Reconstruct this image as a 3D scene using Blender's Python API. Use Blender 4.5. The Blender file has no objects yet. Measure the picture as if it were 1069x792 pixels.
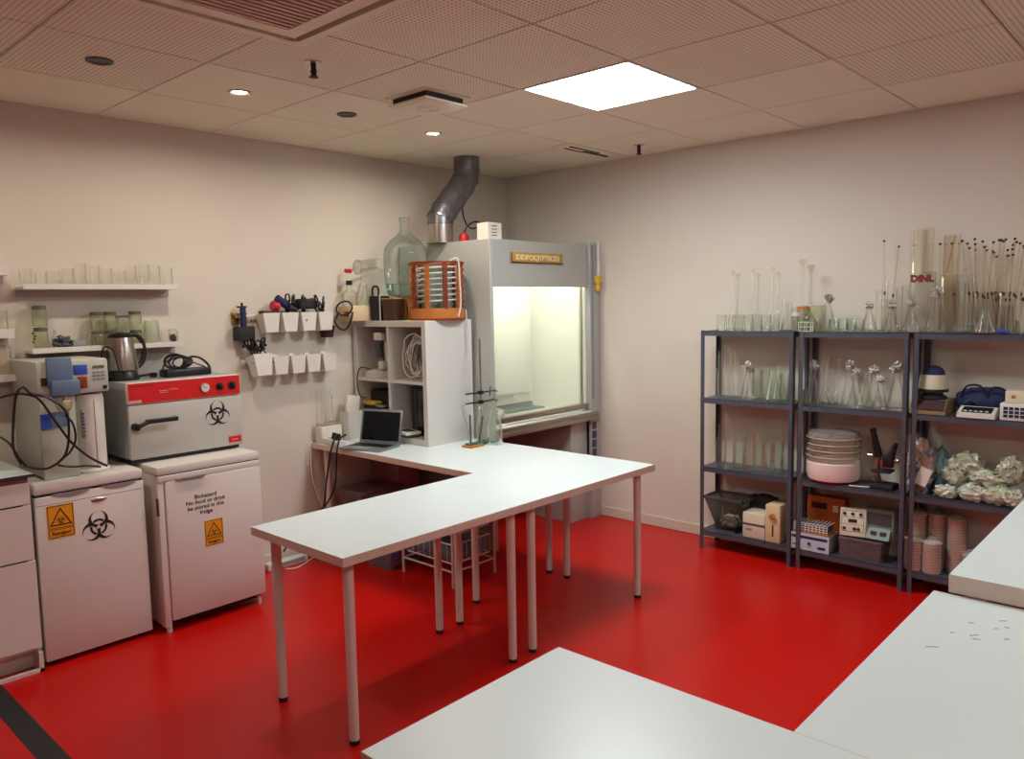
import bpy, bmesh, math, random
from mathutils import Vector, Matrix, noise
random.seed(7)
C = bpy.context.scene.collection
PI = math.pi
R = math.radians
# ------------------------------------------------------------------ camera geometry
CAMP = Vector((-1.6196, -3.7728, 1.6091)); YAW, PIT, ROL, FPX = .743, -.0965, -.0188, 816.5
fw = Vector((math.cos(PIT)*math.cos(YAW), math.cos(PIT)*math.sin(YAW), math.sin(PIT)))
rt = fw.cross(Vector((0, 0, 1))).normalized(); up = rt.cross(fw)
rt2 = rt*math.cos(ROL)+up*math.sin(ROL); up2 = -rt*math.sin(ROL)+up*math.cos(ROL)
def PX(u, v, axis, val):
    """measured sight line through a spot of the 1069x792 photo, met with a real plane of the room"""
    d = fw+rt2*((u-534.5)/FPX)-up2*((v-396)/FPX)
    t = (val-CAMP[axis])/d[axis]
    return CAMP+d*t
H = 2.618; XW = 3.117; YW = .60; ZT = .735
XL, YN = -4.2, -6.2
# ------------------------------------------------------------------ materials
def lin(c):
    if isinstance(c, str):
        c = tuple(int(c[i:i+2], 16)/255 for i in (0, 2, 4))
        c = tuple(x/12.92 if x <= .04045 else ((x+.055)/1.055)**2.4 for x in c)
    return (c[0], c[1], c[2], 1)
def mat(name, col, rough=.5, metal=0, var=.06, scale=14, bump=0, spec=.5, trans=0, emit=None, es=0, alpha=1, coat=0):
    m = bpy.data.materials.new(name); m.use_nodes = True
    nt = m.node_tree; N = nt.nodes; L = nt.links; b = N['Principled BSDF']
    col = lin(col)
    tc = N.new('ShaderNodeTexCoord'); n = N.new('ShaderNodeTexNoise'); n.inputs['Scale'].default_value = scale; n.inputs['Detail'].default_value = 3
    L.new(tc.outputs['Object'], n.inputs['Vector'])
    mx = N.new('ShaderNodeMix'); mx.data_type = 'RGBA'
    mx.inputs[6].default_value = tuple(max(0, c*(1-var)) for c in col[:3])+(1,)
    mx.inputs[7].default_value = tuple(min(1, c*(1+var)) for c in col[:3])+(1,)
    L.new(n.outputs['Fac'], mx.inputs[0]); L.new(mx.outputs[2], b.inputs['Base Color'])
    b.inputs['Roughness'].default_value = rough; b.inputs['Metallic'].default_value = metal
    b.inputs['Specular IOR Level'].default_value = spec; b.inputs['Transmission Weight'].default_value = trans
    b.inputs['Coat Weight'].default_value = coat; b.inputs['Alpha'].default_value = alpha
    if emit:
        b.inputs['Emission Color'].default_value = lin(emit); b.inputs['Emission Strength'].default_value = es
    if bump:
        bp = N.new('ShaderNodeBump'); bp.inputs['Strength'].default_value = bump; bp.inputs['Distance'].default_value = .01
        L.new(n.outputs['Fac'], bp.inputs['Height']); L.new(bp.outputs[0], b.inputs['Normal'])
    return m
def glassmat(name, tint, edge, body=.08, rough=.05, film=(.8, .8, .76), pw_=3.6):
    """thin-walled glass: clear face-on, tinted and shiny towards its silhouette"""
    m = bpy.data.materials.new(name); m.use_nodes = True
    nt = m.node_tree; N = nt.nodes; L = nt.links; N.clear()
    o = N.new('ShaderNodeOutputMaterial')
    lw = N.new('ShaderNodeLayerWeight'); lw.inputs[0].default_value = .35
    tc = N.new('ShaderNodeTexCoord'); n = N.new('ShaderNodeTexNoise'); n.inputs['Scale'].default_value = 40
    L.new(tc.outputs['Object'], n.inputs['Vector'])
    cr = N.new('ShaderNodeMix'); cr.data_type = 'RGBA'; cr.inputs[6].default_value = lin(tint); cr.inputs[7].default_value = lin(edge)
    pw = N.new('ShaderNodeMath'); pw.operation = 'POWER'; pw.inputs[1].default_value = pw_; L.new(lw.outputs['Facing'], pw.inputs[0]); L.new(pw.outputs[0], cr.inputs[0])
    tr = N.new('ShaderNodeBsdfTransparent'); L.new(cr.outputs[2], tr.inputs[0])
    gl = N.new('ShaderNodeBsdfGlossy'); gl.inputs['Roughness'].default_value = rough; gl.inputs[0].default_value = (1, 1, 1, 1)
    df = N.new('ShaderNodeBsdfDiffuse'); df.inputs[0].default_value = lin(film)
    m1 = N.new('ShaderNodeMixShader'); m2 = N.new('ShaderNodeMixShader')
    mul = N.new('ShaderNodeMath'); mul.operation = 'MULTIPLY_ADD'; mul.inputs[1].default_value = body; mul.inputs[2].default_value = body*.4
    L.new(n.outputs['Fac'], mul.inputs[0]); L.new(mul.outputs[0], m1.inputs[0])
    L.new(tr.outputs[0], m1.inputs[1]); L.new(df.outputs[0], m1.inputs[2])
    fr = N.new('ShaderNodeMath'); fr.operation = 'MULTIPLY'; fr.inputs[1].default_value = .5
    L.new(lw.outputs['Fresnel'], fr.inputs[0]); L.new(fr.outputs[0], m2.inputs[0])
    L.new(m1.outputs[0], m2.inputs[1]); L.new(gl.outputs[0], m2.inputs[2]); L.new(m2.outputs[0], o.inputs[0])
    return m
M = {}
M['wall'] = mat('painted_wall', 'd6cdc1', .75, var=.02, scale=3, bump=.02)
M['base'] = mat('white_skirting', 'cfc4b6', .5)
M['table'] = mat('white_laminate', 'd2dcde', .34, var=.012, scale=5)
M['tedge'] = mat('laminate_edge_bounce', 'd3c0b2', .45, var=.03)  # pinkish bounce from the red floor put into the edge colour
M['leg'] = mat('white_enamel_steel', 'd8cdc6', .35, var=.03)
M['rubber'] = mat('black_rubber', '171618', .7)
M['white'] = mat('white_plastic', 'd8d3cc', .4, var=.02)
M['offwhite'] = mat('ivory_plastic', 'd6cdb6', .45, var=.04)
M['fridge'] = mat('white_enamel', 'd9d2cc', .32, var=.015, scale=4)
M['fridgegrey'] = mat('grey_recess_plastic', '8d8084', .5)
M['seam'] = mat('dark_gap', '2a2325', .8)
M['black'] = mat('black_plastic', '141316', .38, var=.15)
M['blackm'] = mat('matt_black', '1b1a1e', .7, var=.15)
M['grey'] = mat('grey_plastic', '8b8f92', .45)
M['dgrey'] = mat('dark_grey_plastic', '4a4c50', .5)
M['steel'] = mat('brushed_steel', 'b9b2aa', .28, metal=1, scale=60)
M['zinc'] = mat('galvanised_steel', '7c7c84', .33, metal=.9, var=.25, scale=22)
M['rack'] = mat('grey_painted_steel', '565b66', .38, metal=.35, var=.12, scale=30)
M['hood'] = mat('grey_painted_hood', 'aeb0aa', .42, metal=.1, var=.02, scale=4)
M['hoodin'] = mat('white_hood_liner', 'ecece2', .3, var=.01)
M['alu'] = mat('aluminium', 'a59c90', .3, metal=.8)
M['laptop'] = mat('laptop_shell', '8e9699', .35, metal=.6)
M['screen'] = mat('dark_screen', '0c0d10', .12, var=.1)
M['red'] = mat('red_panel', 'cc1114', .4)
M['redp'] = mat('red_plastic', 'b8151a', .4)
M['blue'] = mat('blue_plastic', '2a4fb4', .4)
M['bluegrey'] = mat('blue_grey_plastic', '5f7690', .35)
M['navy'] = mat('navy_fabric', '1b2450', .8, bump=.3, scale=40)
M['teal'] = mat('teal_plastic', '2f6a62', .5)
M['amber'] = mat('yellow_sign', 'e39a14', .45, var=.03)
M['maroon'] = mat('dark_print', '35100f', .6)
M['print'] = mat('black_print', '19151a', .6)
M['wood'] = mat('orange_wood', 'b8702e', .5, var=.25, scale=18)
M['woodl'] = mat('pale_wood', 'c99a58', .5, var=.2, scale=18)
M['copper'] = mat('copper_brown', '8a3a1c', .4, metal=.4, var=.2)
M['orange'] = mat('orange_case', 'b4561c', .45, var=.1)
M['beige'] = mat('beige_case', 'd6bf98', .5)
M['sage'] = mat('sage_case', '7d8f83', .5)
M['paleblue'] = mat('pale_blue_case', 'b9c8d6', .45)
M['pink'] = mat('pink_agar', 'f2a69a', .4, var=.05)
M['pinkl'] = mat('pale_pink_plastic', 'ecd6d0', .4)
M['foil'] = mat('crumpled_foil', 'c9c6c0', .38, metal=.75, bump=1.0, scale=90, var=.3)
M['ceil'] = None
M['brown'] = mat('dark_brown_wood', '4a2c1c', .55, var=.2); M['yellow'] = mat('yellow_plastic', 'd8b23a', .45)
M['gold'] = mat('brass', 'b9924a', .3, metal=.9)
M['paper'] = mat('white_paper', 'ddd6ca', .8)
M['purple'] = mat('purple_plastic', '6a3a72', .5)
M['crtn'] = mat('olive_lid', '5d6045', .5)
M['glass'] = glassmat('clear_glass', 'fdfdfb', '83897c', .03)
M['glassg'] = glassmat('greenish_glass', 'eef4ea', '6a8670', .09)
M['glassd'] = glassmat('grey_glass', 'f8f8f4', '0c0e10', .04, pw_=2.6)
M['carboy'] = glassmat('carboy_glass', 'f6faf8', '2f7a74', .02, film=(.35, .6, .58))
M['thick'] = mat('thick_glass', 'f4f6f2', .02, var=0, trans=1)
M['olive'] = glassmat('olive_jar_glass', 'ebeedc', '59643f', .13, film=(.70, .73, .55))
M['amberglass'] = glassmat('tinted_tube_glass', 'fbf8f2', 'b8a286', .04, film=(.8, .72, .6))
M['cloudy'] = glassmat('cloudy_plastic', 'efe9de', 'a89c88', .22, rough=.12)
M['smoke'] = glassmat('smoky_red_plastic', 'd0b4b6', '6c5860', .22, rough=.12, film=(.6, .45, .48))
M['sash'] = glassmat('sash_glass', 'fdfefd', 'e8efe8', .01)
M['bag'] = glassmat('clear_bag', 'eef0ea', 'b4b8ae', .16, rough=.12)
M['mesh'] = glassmat('black_wire_mesh', 'c6cac8', '2a3034', .12, rough=.4, film=(.05, .06, .07))
# red resin floor
m = mat('red_resin_floor', 'bc120c', .3, var=.04, scale=2.2, spec=.22); M['floor'] = m
nt = m.node_tree; b = nt.nodes['Principled BSDF']
n = nt.nodes.new('ShaderNodeTexNoise'); n.inputs['Scale'].default_value = 9; n.inputs['Detail'].default_value = 5
rp = nt.nodes.new('ShaderNodeMapRange'); rp.inputs[3].default_value = .28; rp.inputs[4].default_value = .30
nt.links.new(n.outputs['Fac'], rp.inputs[0]); nt.links.new(rp.outputs[0], b.inputs['Roughness'])
# perforated ceiling tile
def perforated():
    m = mat('perforated_ceiling_tile', 'e6e2cc', .85, var=.02, scale=3)
    nt = m.node_tree; N = nt.nodes; L = nt.links; b = N['Principled BSDF']
    tc = N.new('ShaderNodeTexCoord'); v = N.new('ShaderNodeVectorMath'); v.operation = 'SCALE'; v.inputs['Scale'].default_value = 1/.0193
    L.new(tc.outputs['Object'], v.inputs[0])
    fr = N.new('ShaderNodeVectorMath'); fr.operation = 'FRACTION'; L.new(v.outputs[0], fr.inputs[0])
    sb = N.new('ShaderNodeVectorMath'); sb.operation = 'SUBTRACT'; sb.inputs[1].default_value = (.5, .5, 0); L.new(fr.outputs[0], sb.inputs[0])
    ml = N.new('ShaderNodeVectorMath'); ml.operation = 'MULTIPLY'; ml.inputs[1].default_value = (1, 1, 0); L.new(sb.outputs[0], ml.inputs[0])
    ln = N.new('ShaderNodeVectorMath'); ln.operation = 'LENGTH'; L.new(ml.outputs[0], ln.inputs[0])
    mr = N.new('ShaderNodeMapRange'); mr.inputs[1].default_value = .2; mr.inputs[2].default_value = .3; mr.inputs[3].default_value = 1; mr.inputs[4].default_value = 0
    L.new(ln.outputs['Value'], mr.inputs[0])
    mx = N.new('ShaderNodeMix'); mx.data_type = 'RGBA'; mx.inputs[7].default_value = lin('a89884')
    src = b.inputs['Base Color'].links[0].from_socket
    L.new(src, mx.inputs[6]); L.new(mr.outputs[0], mx.inputs[0]); L.new(mx.outputs[2], b.inputs['Base Color'])
    return m
M['perf'] = perforated()
M['tile'] = mat('plain_ceiling_tile', 'e6e2cc', .85, var=.02, scale=3)
M['tgap'] = mat('ceiling_joint', '33271f', .9)
# speckled stuff seen through bags
def speckle(name, base, dark, sc, thr=.52):
    m = mat(name, base, .35)
    nt = m.node_tree; N = nt.nodes; L = nt.links; b = N['Principled BSDF']
    vo = N.new('ShaderNodeTexNoise'); vo.inputs['Scale'].default_value = sc; vo.inputs['Detail'].default_value = 4; vo.inputs['Distortion'].default_value = 1.6
    tc = N.new('ShaderNodeTexCoord'); L.new(tc.outputs['Object'], vo.inputs['Vector'])
    r = N.new('ShaderNodeMapRange'); r.inputs[1].default_value = thr; r.inputs[2].default_value = thr+.06; L.new(vo.outputs['Fac'], r.inputs[0])
    mx = N.new('ShaderNodeMix'); mx.data_type = 'RGBA'; mx.inputs[6].default_value = lin(base); mx.inputs[7].default_value = lin(dark)
    L.new(r.outputs[0], mx.inputs[0]); L.new(mx.outputs[2], b.inputs['Base Color'])
    bp = N.new('ShaderNodeBump'); bp.inputs['Strength'].default_value = .6; bp.inputs['Distance'].default_value = .02
    L.new(vo.outputs['Fac'], bp.inputs['Height']); L.new(bp.outputs[0], b.inputs['Normal'])
    return m
M['bagmix'] = speckle('bagged_caps', 'dcdcc2', '4c4f42', 18, .555)
M['bagwhite'] = speckle('bagged_white_caps', 'ecece0', '44483e', 26, .575)
M['bagcol'] = speckle('bagged_pink_and_teal', 'd7a392', '2f5a86', 14, .5)
M['bagteal'] = speckle('bagged_teal', '2e8a90', '1c2a50', 16, .55)
def emis(name, col, s):
    m = mat(name, col, .5, emit=col, es=s); return m
M['panel'] = emis('lit_diffuser', 'f4fcff', 15.0); M['panel2'] = emis('dimmer_diffuser', 'f2f4ee', 8.0)
M['dlit'] = emis('lit_downlight', 'fff1dc', 430)
M['tube'] = emis('lit_hood_tube', 'fdfff2', 26)
# ------------------------------------------------------------------ mesh building
class MB:
    def __init__(s): s.bm = bmesh.new()
    def box(s, x0, y0, z0, x1, y1, z1, b=0, seg=2, M4=None):
        g = bmesh.ops.create_cube(s.bm, size=1)['verts']
        for v in g:
            v.co = Vector((x0+(v.co.x+.5)*(x1-x0), y0+(v.co.y+.5)*(y1-y0), z0+(v.co.z+.5)*(z1-z0)))
        if b:
            es = list({e for v in g for e in v.link_edges})
            r = bmesh.ops.bevel(s.bm, geom=es, offset=b, segments=seg, affect='EDGES', profile=.5)
            g = list(set(r['verts']) | {v for v in g if v.is_valid})
        if M4 is not None:
            for v in g: v.co = M4 @ v.co
        return s
    def ring(s, c, n, r, seg, ref=None):
        n = n.normalized(); a = (ref or (Vector((0, 0, 1)) if abs(n.z) < .9 else Vector((1, 0, 0))))
        a = (a-n*a.dot(n)).normalized(); b_ = n.cross(a)
        return [s.bm.verts.new(c+(a*math.cos(2*PI*i/seg)+b_*math.sin(2*PI*i/seg))*r) for i in range(seg)], a
    def bridge(s, A, B):
        k = len(A)
        for i in range(k):
            s.bm.faces.new((A[i], A[(i+1) % k], B[(i+1) % k], B[i]))
    def cyl(s, p0, p1, r0, r1=None, seg=18, caps=True):
        p0, p1 = Vector(p0), Vector(p1); r1 = r0 if r1 is None else r1
        A, a = s.ring(p0, p1-p0, r0, seg); B, a = s.ring(p1, p1-p0, r1, seg, a)
        s.bridge(A, B)
        if caps:
            s.bm.faces.new(A[::-1]); s.bm.faces.new(B)
        return s
    def tube(s, pts, r, seg=8, smooth=4, caps=True):
        pts = [Vector(p) for p in pts]
        if smooth and len(pts) > 2:
            out = []
            for i in range(len(pts)-1):
                p0 = pts[max(i-1, 0)]; p1 = pts[i]; p2 = pts[i+1]; p3 = pts[min(i+2, len(pts)-1)]
                for k in range(smooth):
                    t = k/smooth
                    out.append(.5*((2*p1)+(p2-p0)*t+(2*p0-5*p1+4*p2-p3)*t*t+(-p0+3*p1-3*p2+p3)*t**3))
            out.append(pts[-1]); pts = out
        prev = None; ref = None
        for i, p in enumerate(pts):
            d = pts[min(i+1, len(pts)-1)]-pts[max(i-1, 0)]
            if d.length < 1e-7: continue
            A, ref = s.ring(p, d, r, seg, ref)
            if prev: s.bridge(prev, A)
            elif caps: s.bm.faces.new(A[::-1])
            prev = A
        if caps: s.bm.faces.new(prev)
        return s
    def lathe(s, prof, c=(0, 0, 0), seg=20, M4=None):
        c = Vector(c); prev = None
        for r, z in prof:
            if r < 1e-5:
                A = [s.bm.verts.new(c+Vector((0, 0, z)))]
            else:
                A = [s.bm.verts.new(c+Vector((r*math.cos(2*PI*i/seg), r*math.sin(2*PI*i/seg), z))) for i in range(seg)]
            if M4 is not None:
                for v in A: v.co = M4 @ v.co
            if prev:
                if len(prev) == 1 and len(A) > 1:
                    for i in range(seg): s.bm.faces.new((prev[0], A[(i+1) % seg], A[i]))
                elif len(A) == 1 and len(prev) > 1:
                    for i in range(seg): s.bm.faces.new((prev[i], prev[(i+1) % seg], A[0]))
                elif len(A) > 1: s.bridge(prev, A)
            prev = A
        return s
    def prism(s, poly, z0, z1, M4=None):
        """polygon in local XY pushed from z0 to z1"""
        A = [s.bm.verts.new((x, y, z0)) for x, y in poly]; B = [s.bm.verts.new((x, y, z1)) for x, y in poly]
        s.bridge(A, B); s.bm.faces.new(A[::-1]); s.bm.faces.new(B)
        if M4 is not None:
            for v in A+B: v.co = M4 @ v.co
        return s
    def frustum(s, c, w0, d0, w1, d1, z0, z1, M4=None, top=True):
        A = [s.bm.verts.new(Vector(c)+Vector((sx*w0/2, sy*d0/2, z0))) for sx, sy in ((-1, -1), (1, -1), (1, 1), (-1, 1))]
        B = [s.bm.verts.new(Vector(c)+Vector((sx*w1/2, sy*d1/2, z1))) for sx, sy in ((-1, -1), (1, -1), (1, 1), (-1, 1))]
        s.bridge(A, B); s.bm.faces.new(A[::-1])
        if top: s.bm.faces.new(B)
        if M4 is not None:
            for v in A+B: v.co = M4 @ v.co
        return s
    def blob(s, c, rad, amp=.25, sc=2, sub=3, seed=0):
        g = bmesh.ops.create_icosphere(s.bm, subdivisions=sub, radius=1)['verts']
        for v in g:
            d = v.co.normalized()
            k = 1+amp*noise.noise(d*sc+Vector((seed*3.1, seed, 0)))+amp*.5*noise.noise(d*sc*2.7+Vector((seed, 0, 9)))
            v.co = Vector(c)+Vector((d.x*rad[0]*k, d.y*rad[1]*k, d.z*rad[2]*k))
        return s
    def mesh(s, name, m, smooth=True):
        bmesh.ops.recalc_face_normals(s.bm, faces=s.bm.faces)
        me = bpy.data.meshes.new(name); s.bm.to_mesh(me); s.bm.free()
        if smooth:
            for p in me.polygons: p.use_smooth = True
            me.set_sharp_from_angle(angle=R(38))
        for x in (m if isinstance(m, (list, tuple)) else [m]): me.materials.append(x)
        return me
def obj(name, mb, m, parent=None, label=None):
    me = mb.mesh(name, m) if isinstance(mb, MB) else mb
    o = bpy.data.objects.new(name, me); C.objects.link(o)
    if parent: o.parent = parent
    if label: o['label'] = label
    return o
def tag(o, label, cat, group=None):
    if len(label.split()) > 16: print('LONG', label)
    o['label'] = label; o['category'] = cat
    if group: o['group'] = group
    return o
def thing(name, label, cat, loc=(0, 0, 0), rz=0, group=None):
    o = bpy.data.objects.new(name, None); C.objects.link(o); o.empty_display_size = .05
    o.location = loc; o.rotation_euler = (0, 0, rz)
    return tag(o, label, cat, group)
def single(name, mb, m, label, cat, group=None, loc=(0, 0, 0), rot=(0, 0, 0)):
    o = obj(name, mb, m); o.location = loc; o.rotation_euler = rot
    return tag(o, label, cat, group)
def struct(name, mb, m):
    o = obj(name, mb, m); o['kind'] = 'structure'; return o
def dup(root, loc, rz=0, label=None, group=None, scale=None, rot=None):
    r = root.copy(); C.objects.link(r); r.location = loc; r.rotation_euler = rot or (0, 0, rz)
    if scale: r.scale = scale
    if label: r['label'] = label
    if group: r['group'] = group
    elif 'group' in r: del r['group']
    for ch in list(root.children):
        c = ch.copy(); C.objects.link(c); c.parent = r
        for g in ch.children:
            d = g.copy(); C.objects.link(d); d.parent = c
    return r
def text(name, s, size, m, parent, loc, rot=(PI/2, 0, 0), align='CENTER', thick=.0006, bold=0, label=None, sx=1):
    cu = bpy.data.curves.new(name, 'FONT'); cu.body = s; cu.size = size; cu.align_x = align; cu.align_y = 'CENTER'; cu.extrude = thick; cu.offset = bold; cu.resolution_u = 3
    cu.space_line = .95
    t = bpy.data.objects.new(name, cu); C.objects.link(t); bpy.context.view_layer.update()
    me = bpy.data.meshes.new_from_object(t.evaluated_get(bpy.context.evaluated_depsgraph_get()))
    bpy.data.objects.remove(t); bpy.data.curves.remove(cu)
    me.materials.clear(); me.materials.append(m)
    o = bpy.data.objects.new(name, me); C.objects.link(o); o.location = loc; o.rotation_euler = rot; o.scale = (sx, 1, 1)
    if parent: o.parent = parent
    if label: o['label'] = label
    return o
# biohazard trefoil, flat in XZ, facing -Y
def bio_mb(size, rows=110, th=.0006):
    mb = MB(); k = size/52.0; cen = []
    for a in (90, 210, 330):
        cen.append((math.cos(R(a)), math.sin(R(a))))
    def ins(x, z):
        r = math.hypot(x, z)
        io = any(math.hypot(x-11*c, z-11*s_) < 15 for c, s_ in cen)
        ii = any(math.hypot(x-15*c, z-15*s_) < 10.7 for c, s_ in cen)
        slot = any((x*c+z*s_) > 20 and abs(-x*s_+z*c) < 2.6 for c, s_ in cen)
        thin = any((x*c+z*s_) > 0 and (x*c+z*s_) < 9 and abs(-x*s_+z*c) < .8 for c, s_ in cen)
        ring = 9.6 < r < 13.2 and any(math.hypot(x-15*c, z-15*s_) < 10.0 for c, s_ in cen)
        return (io and not ii and r > 2.8 and not slot) and not thin or ring
    S = 30; st = 2*S/rows; n = 400
    for j in range(rows):
        z = -S+(j+.5)*st; on = None
        for i in range(n+1):
            x = -S+2*S*i/n; q = ins(x, z) if i < n else False
            if q and on is None: on = x
            if not q and on is not None:
                mb.bm.faces.new([mb.bm.verts.new((px*k, -th, pz*k)) for px, pz in ((on, z-st/2), (x, z-st/2), (x, z+st/2), (on, z+st/2))]); on = None
    return mb
def warning_sign(parent, x, y, z, w):
    """yellow plate, black-edged triangle with trefoil, word panel below; local plane faces -Y"""
    h = w*1.36
    p = obj('warning_sign', MB().box(-w/2, -.0012, -h/2, w/2, 0, h/2), M['amber'], parent, 'yellow biohazard warning sign'); p.location = (x, y, z)
    fr = MB(); t = w*.03; a, b_ = -w/2+t, w/2-t
    def frame(z0, z1):
        fr.box(a, -.0018, z0, b_, -.0012, z0+t*.8); fr.box(a, -.0018, z1-t*.8, b_, -.0012, z1)
        fr.box(a, -.0018, z0, a+t*.8, -.0012, z1); fr.box(b_-t*.8, -.0018, z0, b_, -.0012, z1)
    frame(-h/2+t, -h/2+h*.27); frame(-h/2+h*.30, h/2-t)
    T0 = [(-.42*w, -.17*w), (.42*w, -.17*w), (0, .56*w)]; cx, cz = 0, .073*w
    for i in range(3):
        p0, p1 = T0[i], T0[(i+1) % 3]; q = lambda P_: (cx+(P_[0]-cx)*.80, cz+(P_[1]-cz)*.80)
        qs = [p0, p1, q(p1), q(p0)]
        fr.bm.faces.new([fr.bm.verts.new((X, -.0019, Z)) for X, Z in qs])
    obj('sign_print', fr, M['maroon'], p)
    bo = obj('trefoil', bio_mb(w*.36, 60), M['maroon'], p); bo.location = (0, -.0016, .03*w)
    text('sign_word', 'Rengjort', w*.2, M['maroon'], p, (0, -.0018, -h/2+h*.145), bold=w*.004)
    return p
# ------------------------------------------------------------------ room
struct('floor', MB().box(XL, YN, -.1, XW+.1, YW+.1, 0), M['floor'])
struct('wall_left', MB().box(XL, YW, 0, XW+.1, YW+.1, H+.2), M['wall'])
struct('wall_right', MB().box(XW, YN, 0, XW+.1, YW, H+.2), M['wall'])
struct('wall_near', MB().box(XL, YN-.1, 0, XW+.1, YN, H+.2), M['wall'])
struct('wall_rear', MB().box(XL-.1, YN, 0, XL, YW, H+.2), M['wall'])
def base_profile(x0, y0, x1, y1):
    mb = MB(); mb.box(x0, y0, 0, x1, y1, .075, b=.004, seg=1); return mb
struct('baseboard_right', base_profile(XW-.012, YN, XW, YW), M['base'])
struct('baseboard_left', base_profile(.7, YW-.012, XW-.012, YW), M['base'])
T = .617
mb = MB()
faces_plain = []
for i in range(-7, 6):
    for j in range(-1, 10):
        x0, x1 = i*T, (i+1)*T; y1, y0 = -j*T, -(j+1)*T
        if j == -1: y1 = YW
        x0 = max(x0, XL); x1 = min(x1, XW); y0 = max(y0, YN)
        if x1-x0 < .02 or y1-y0 < .02: continue
        if (i, j) in ((2, 2), (2, 6), (-2, 6), (4, -99)): continue
        n0 = len(mb.bm.faces)
        g = .0035
        mb.box(x0+g, y0+g, H, x1-g, y1-g, H+.012)
        plain = (j < 0) or (i >= 4) or (i >= 3 and j < 4) or (j < 1 and i >= 0) or (i >= 2 and j < 2)
        mb.bm.faces.ensure_lookup_table()
        for f in mb.bm.faces[n0:]: f.material_index = 1 if plain else 0
struct('ceiling', mb, [M['perf'], M['tile']])
mb = MB(); mb.box(XL, YN, H+.014, XW, YW, H+.05)
struct('trim_1', mb, M['tgap'])
mb = MB()
for i in range(-6, 6): mb.box(max(i*T-.006, XL), YN, H+.011, min(i*T+.006, XW), YW, H+.0145)
struct('trim_2', mb, M['tgap'])
# ceiling lamp panels
for k, (i, j, lb) in enumerate(((2, 2, 'bright square ceiling light panel above the white tables'), (2, 6, 'square ceiling light panel over the raised table'), (-2, 6, 'square ceiling light panel behind the camera'))):
    t = thing('ceiling_light', lb, 'light', ((i+.5)*T, -(j+.5)*T, H), 0)
    a = T/2-.004
    f = MB(); f.box(-a, -a, -.002, a, -a+.014, .01); f.box(-a, a-.014, -.002, a, a, .01); f.box(-a, -a+.014, -.002, -a+.014, a-.014, .01); f.box(a-.014, -a+.014, -.002, a, a-.014, .01)
    obj('frame', f, M['white'], t)
    obj('diffuser', MB().box(-a+.014, -a+.014, .002, a-.014, a-.014, .008), M['panel'] if k == 0 else M['panel2'], t)
# downlights
for u, v, lit, lb in ((104, 63, 0, 'unlit round downlight nearest the left edge'), (250, 96, 1, 'lit round downlight left of the middle'), (362, 119, 0, 'unlit round downlight between the two lit ones'), (452, 139, 1, 'lit round downlight closest to the duct')):
    p = PX(u, v, 2, H)
    t = thing('downlight', lb, 'light', (p.x, p.y, H))
    obj('bezel', MB().lathe([(.052, 0), (.052, -.005), (.045, -.008), (.031, -.003), (.029, .0)], seg=28), M['steel'] if lit else M['dgrey'], t)
    obj('lamp', MB().lathe([(.0, -.002 if lit else -.001), (.029, -.0015)], seg=24), M['dlit'] if lit else M['black'], t)
t = thing('downlight', 'added unseen downlight above the drawer cabinet, brightening the fridges', 'light', (-.93, -.33, H))  # added out of view, continuing the row, to brighten the fridge fronts
obj('bezel', MB().lathe([(.052, 0), (.052, -.005), (.045, -.008), (.031, -.003), (.029, .0)], seg=28), M['steel'], t)
obj('lamp', MB().lathe([(.0, -.002), (.029, -.0015)], seg=24), M['dlit'], t)
# sprinklers
for u, v, lb in ((327, 65, 'dark ceiling sprinkler between the lit downlight and the square vent'), (667, 151, 'dark ceiling sprinkler by the right wall')):
    p = PX(u, v, 2, H)
    t = thing('sprinkler', lb, 'sprinkler', (p.x, p.y, H))
    obj('rose', MB().lathe([(.0, -.004), (.034, -.003), (.036, 0)]), M['steel'], t)
    obj('head', MB().cyl((0, 0, -.002), (0, 0, -.035), .011).cyl((0, 0, -.035), (0, 0, -.058), .014, .008), M['blackm'], t)
    obj('deflector', MB().cyl((0, 0, -.058), (0, 0, -.061), .019), M['blackm'], t)
# square air diffuser
t = thing('air_diffuser', 'square beige ceiling diffuser with a raised plate and dark gap', 'vent', (1.025, -.82, H)); t.scale = (.86, .86, 1)
obj('frame', MB().box(-.175, -.175, -.006, .175, .175, 0, b=.003), M['tile'], t)
obj('throat', MB().box(-.14, -.14, -.034, .14, .14, -.006), M['blackm'], t)
f = MB(); f.box(-.16, -.16, -.046, .16, .16, -.034, b=.004); f.box(-.135, -.135, -.049, .135, .135, -.046, b=.002)
obj('plate', f, M['tile'], t)
obj('rings', MB().lathe([(.03, -.049), (.034, -.053), (.038, -.049)]).lathe([(.06, -.049), (.064, -.053), (.068, -.049)]), M['tile'], t)
# ceiling cassette
t = thing('air_conditioner', 'ceiling cassette air conditioner with brown louvred grille at top edge', 'air conditioner', (-.36, -1.6, H))
a = .47
f = MB(); h0 = -.03
for (x0, y0, x1, y1) in ((-a, a-.035, a, a), (-a, -a, a, -a+.035), (-a, -a+.035, -a+.035, a-.035), (a-.035, -a+.035, a, a-.035)):
    f.box(x0, y0, h0, x1, y1, 0)
b_ = a-.068
for (x0, y0, x1, y1) in ((-b_, b_-.06, b_, b_), (-b_, -b_, b_, -b_+.06), (-b_, -b_+.06, -b_+.06, b_-.06), (b_-.06, -b_+.06, b_, b_-.06)):
    f.box(x0, y0, h0, x1, y1, 0)
for sx in (-1, 1):
    for sy in (-1, 1):
        f.box(sx*(a-.018)-.03, sy*(a-.018)-.03, h0+.001, sx*(a-.018)+.012*sx+.03*0+.012, sy*(a-.018)+.03*0+.012, -.001)
obj('frame', f, M['tile'], t)
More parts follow.
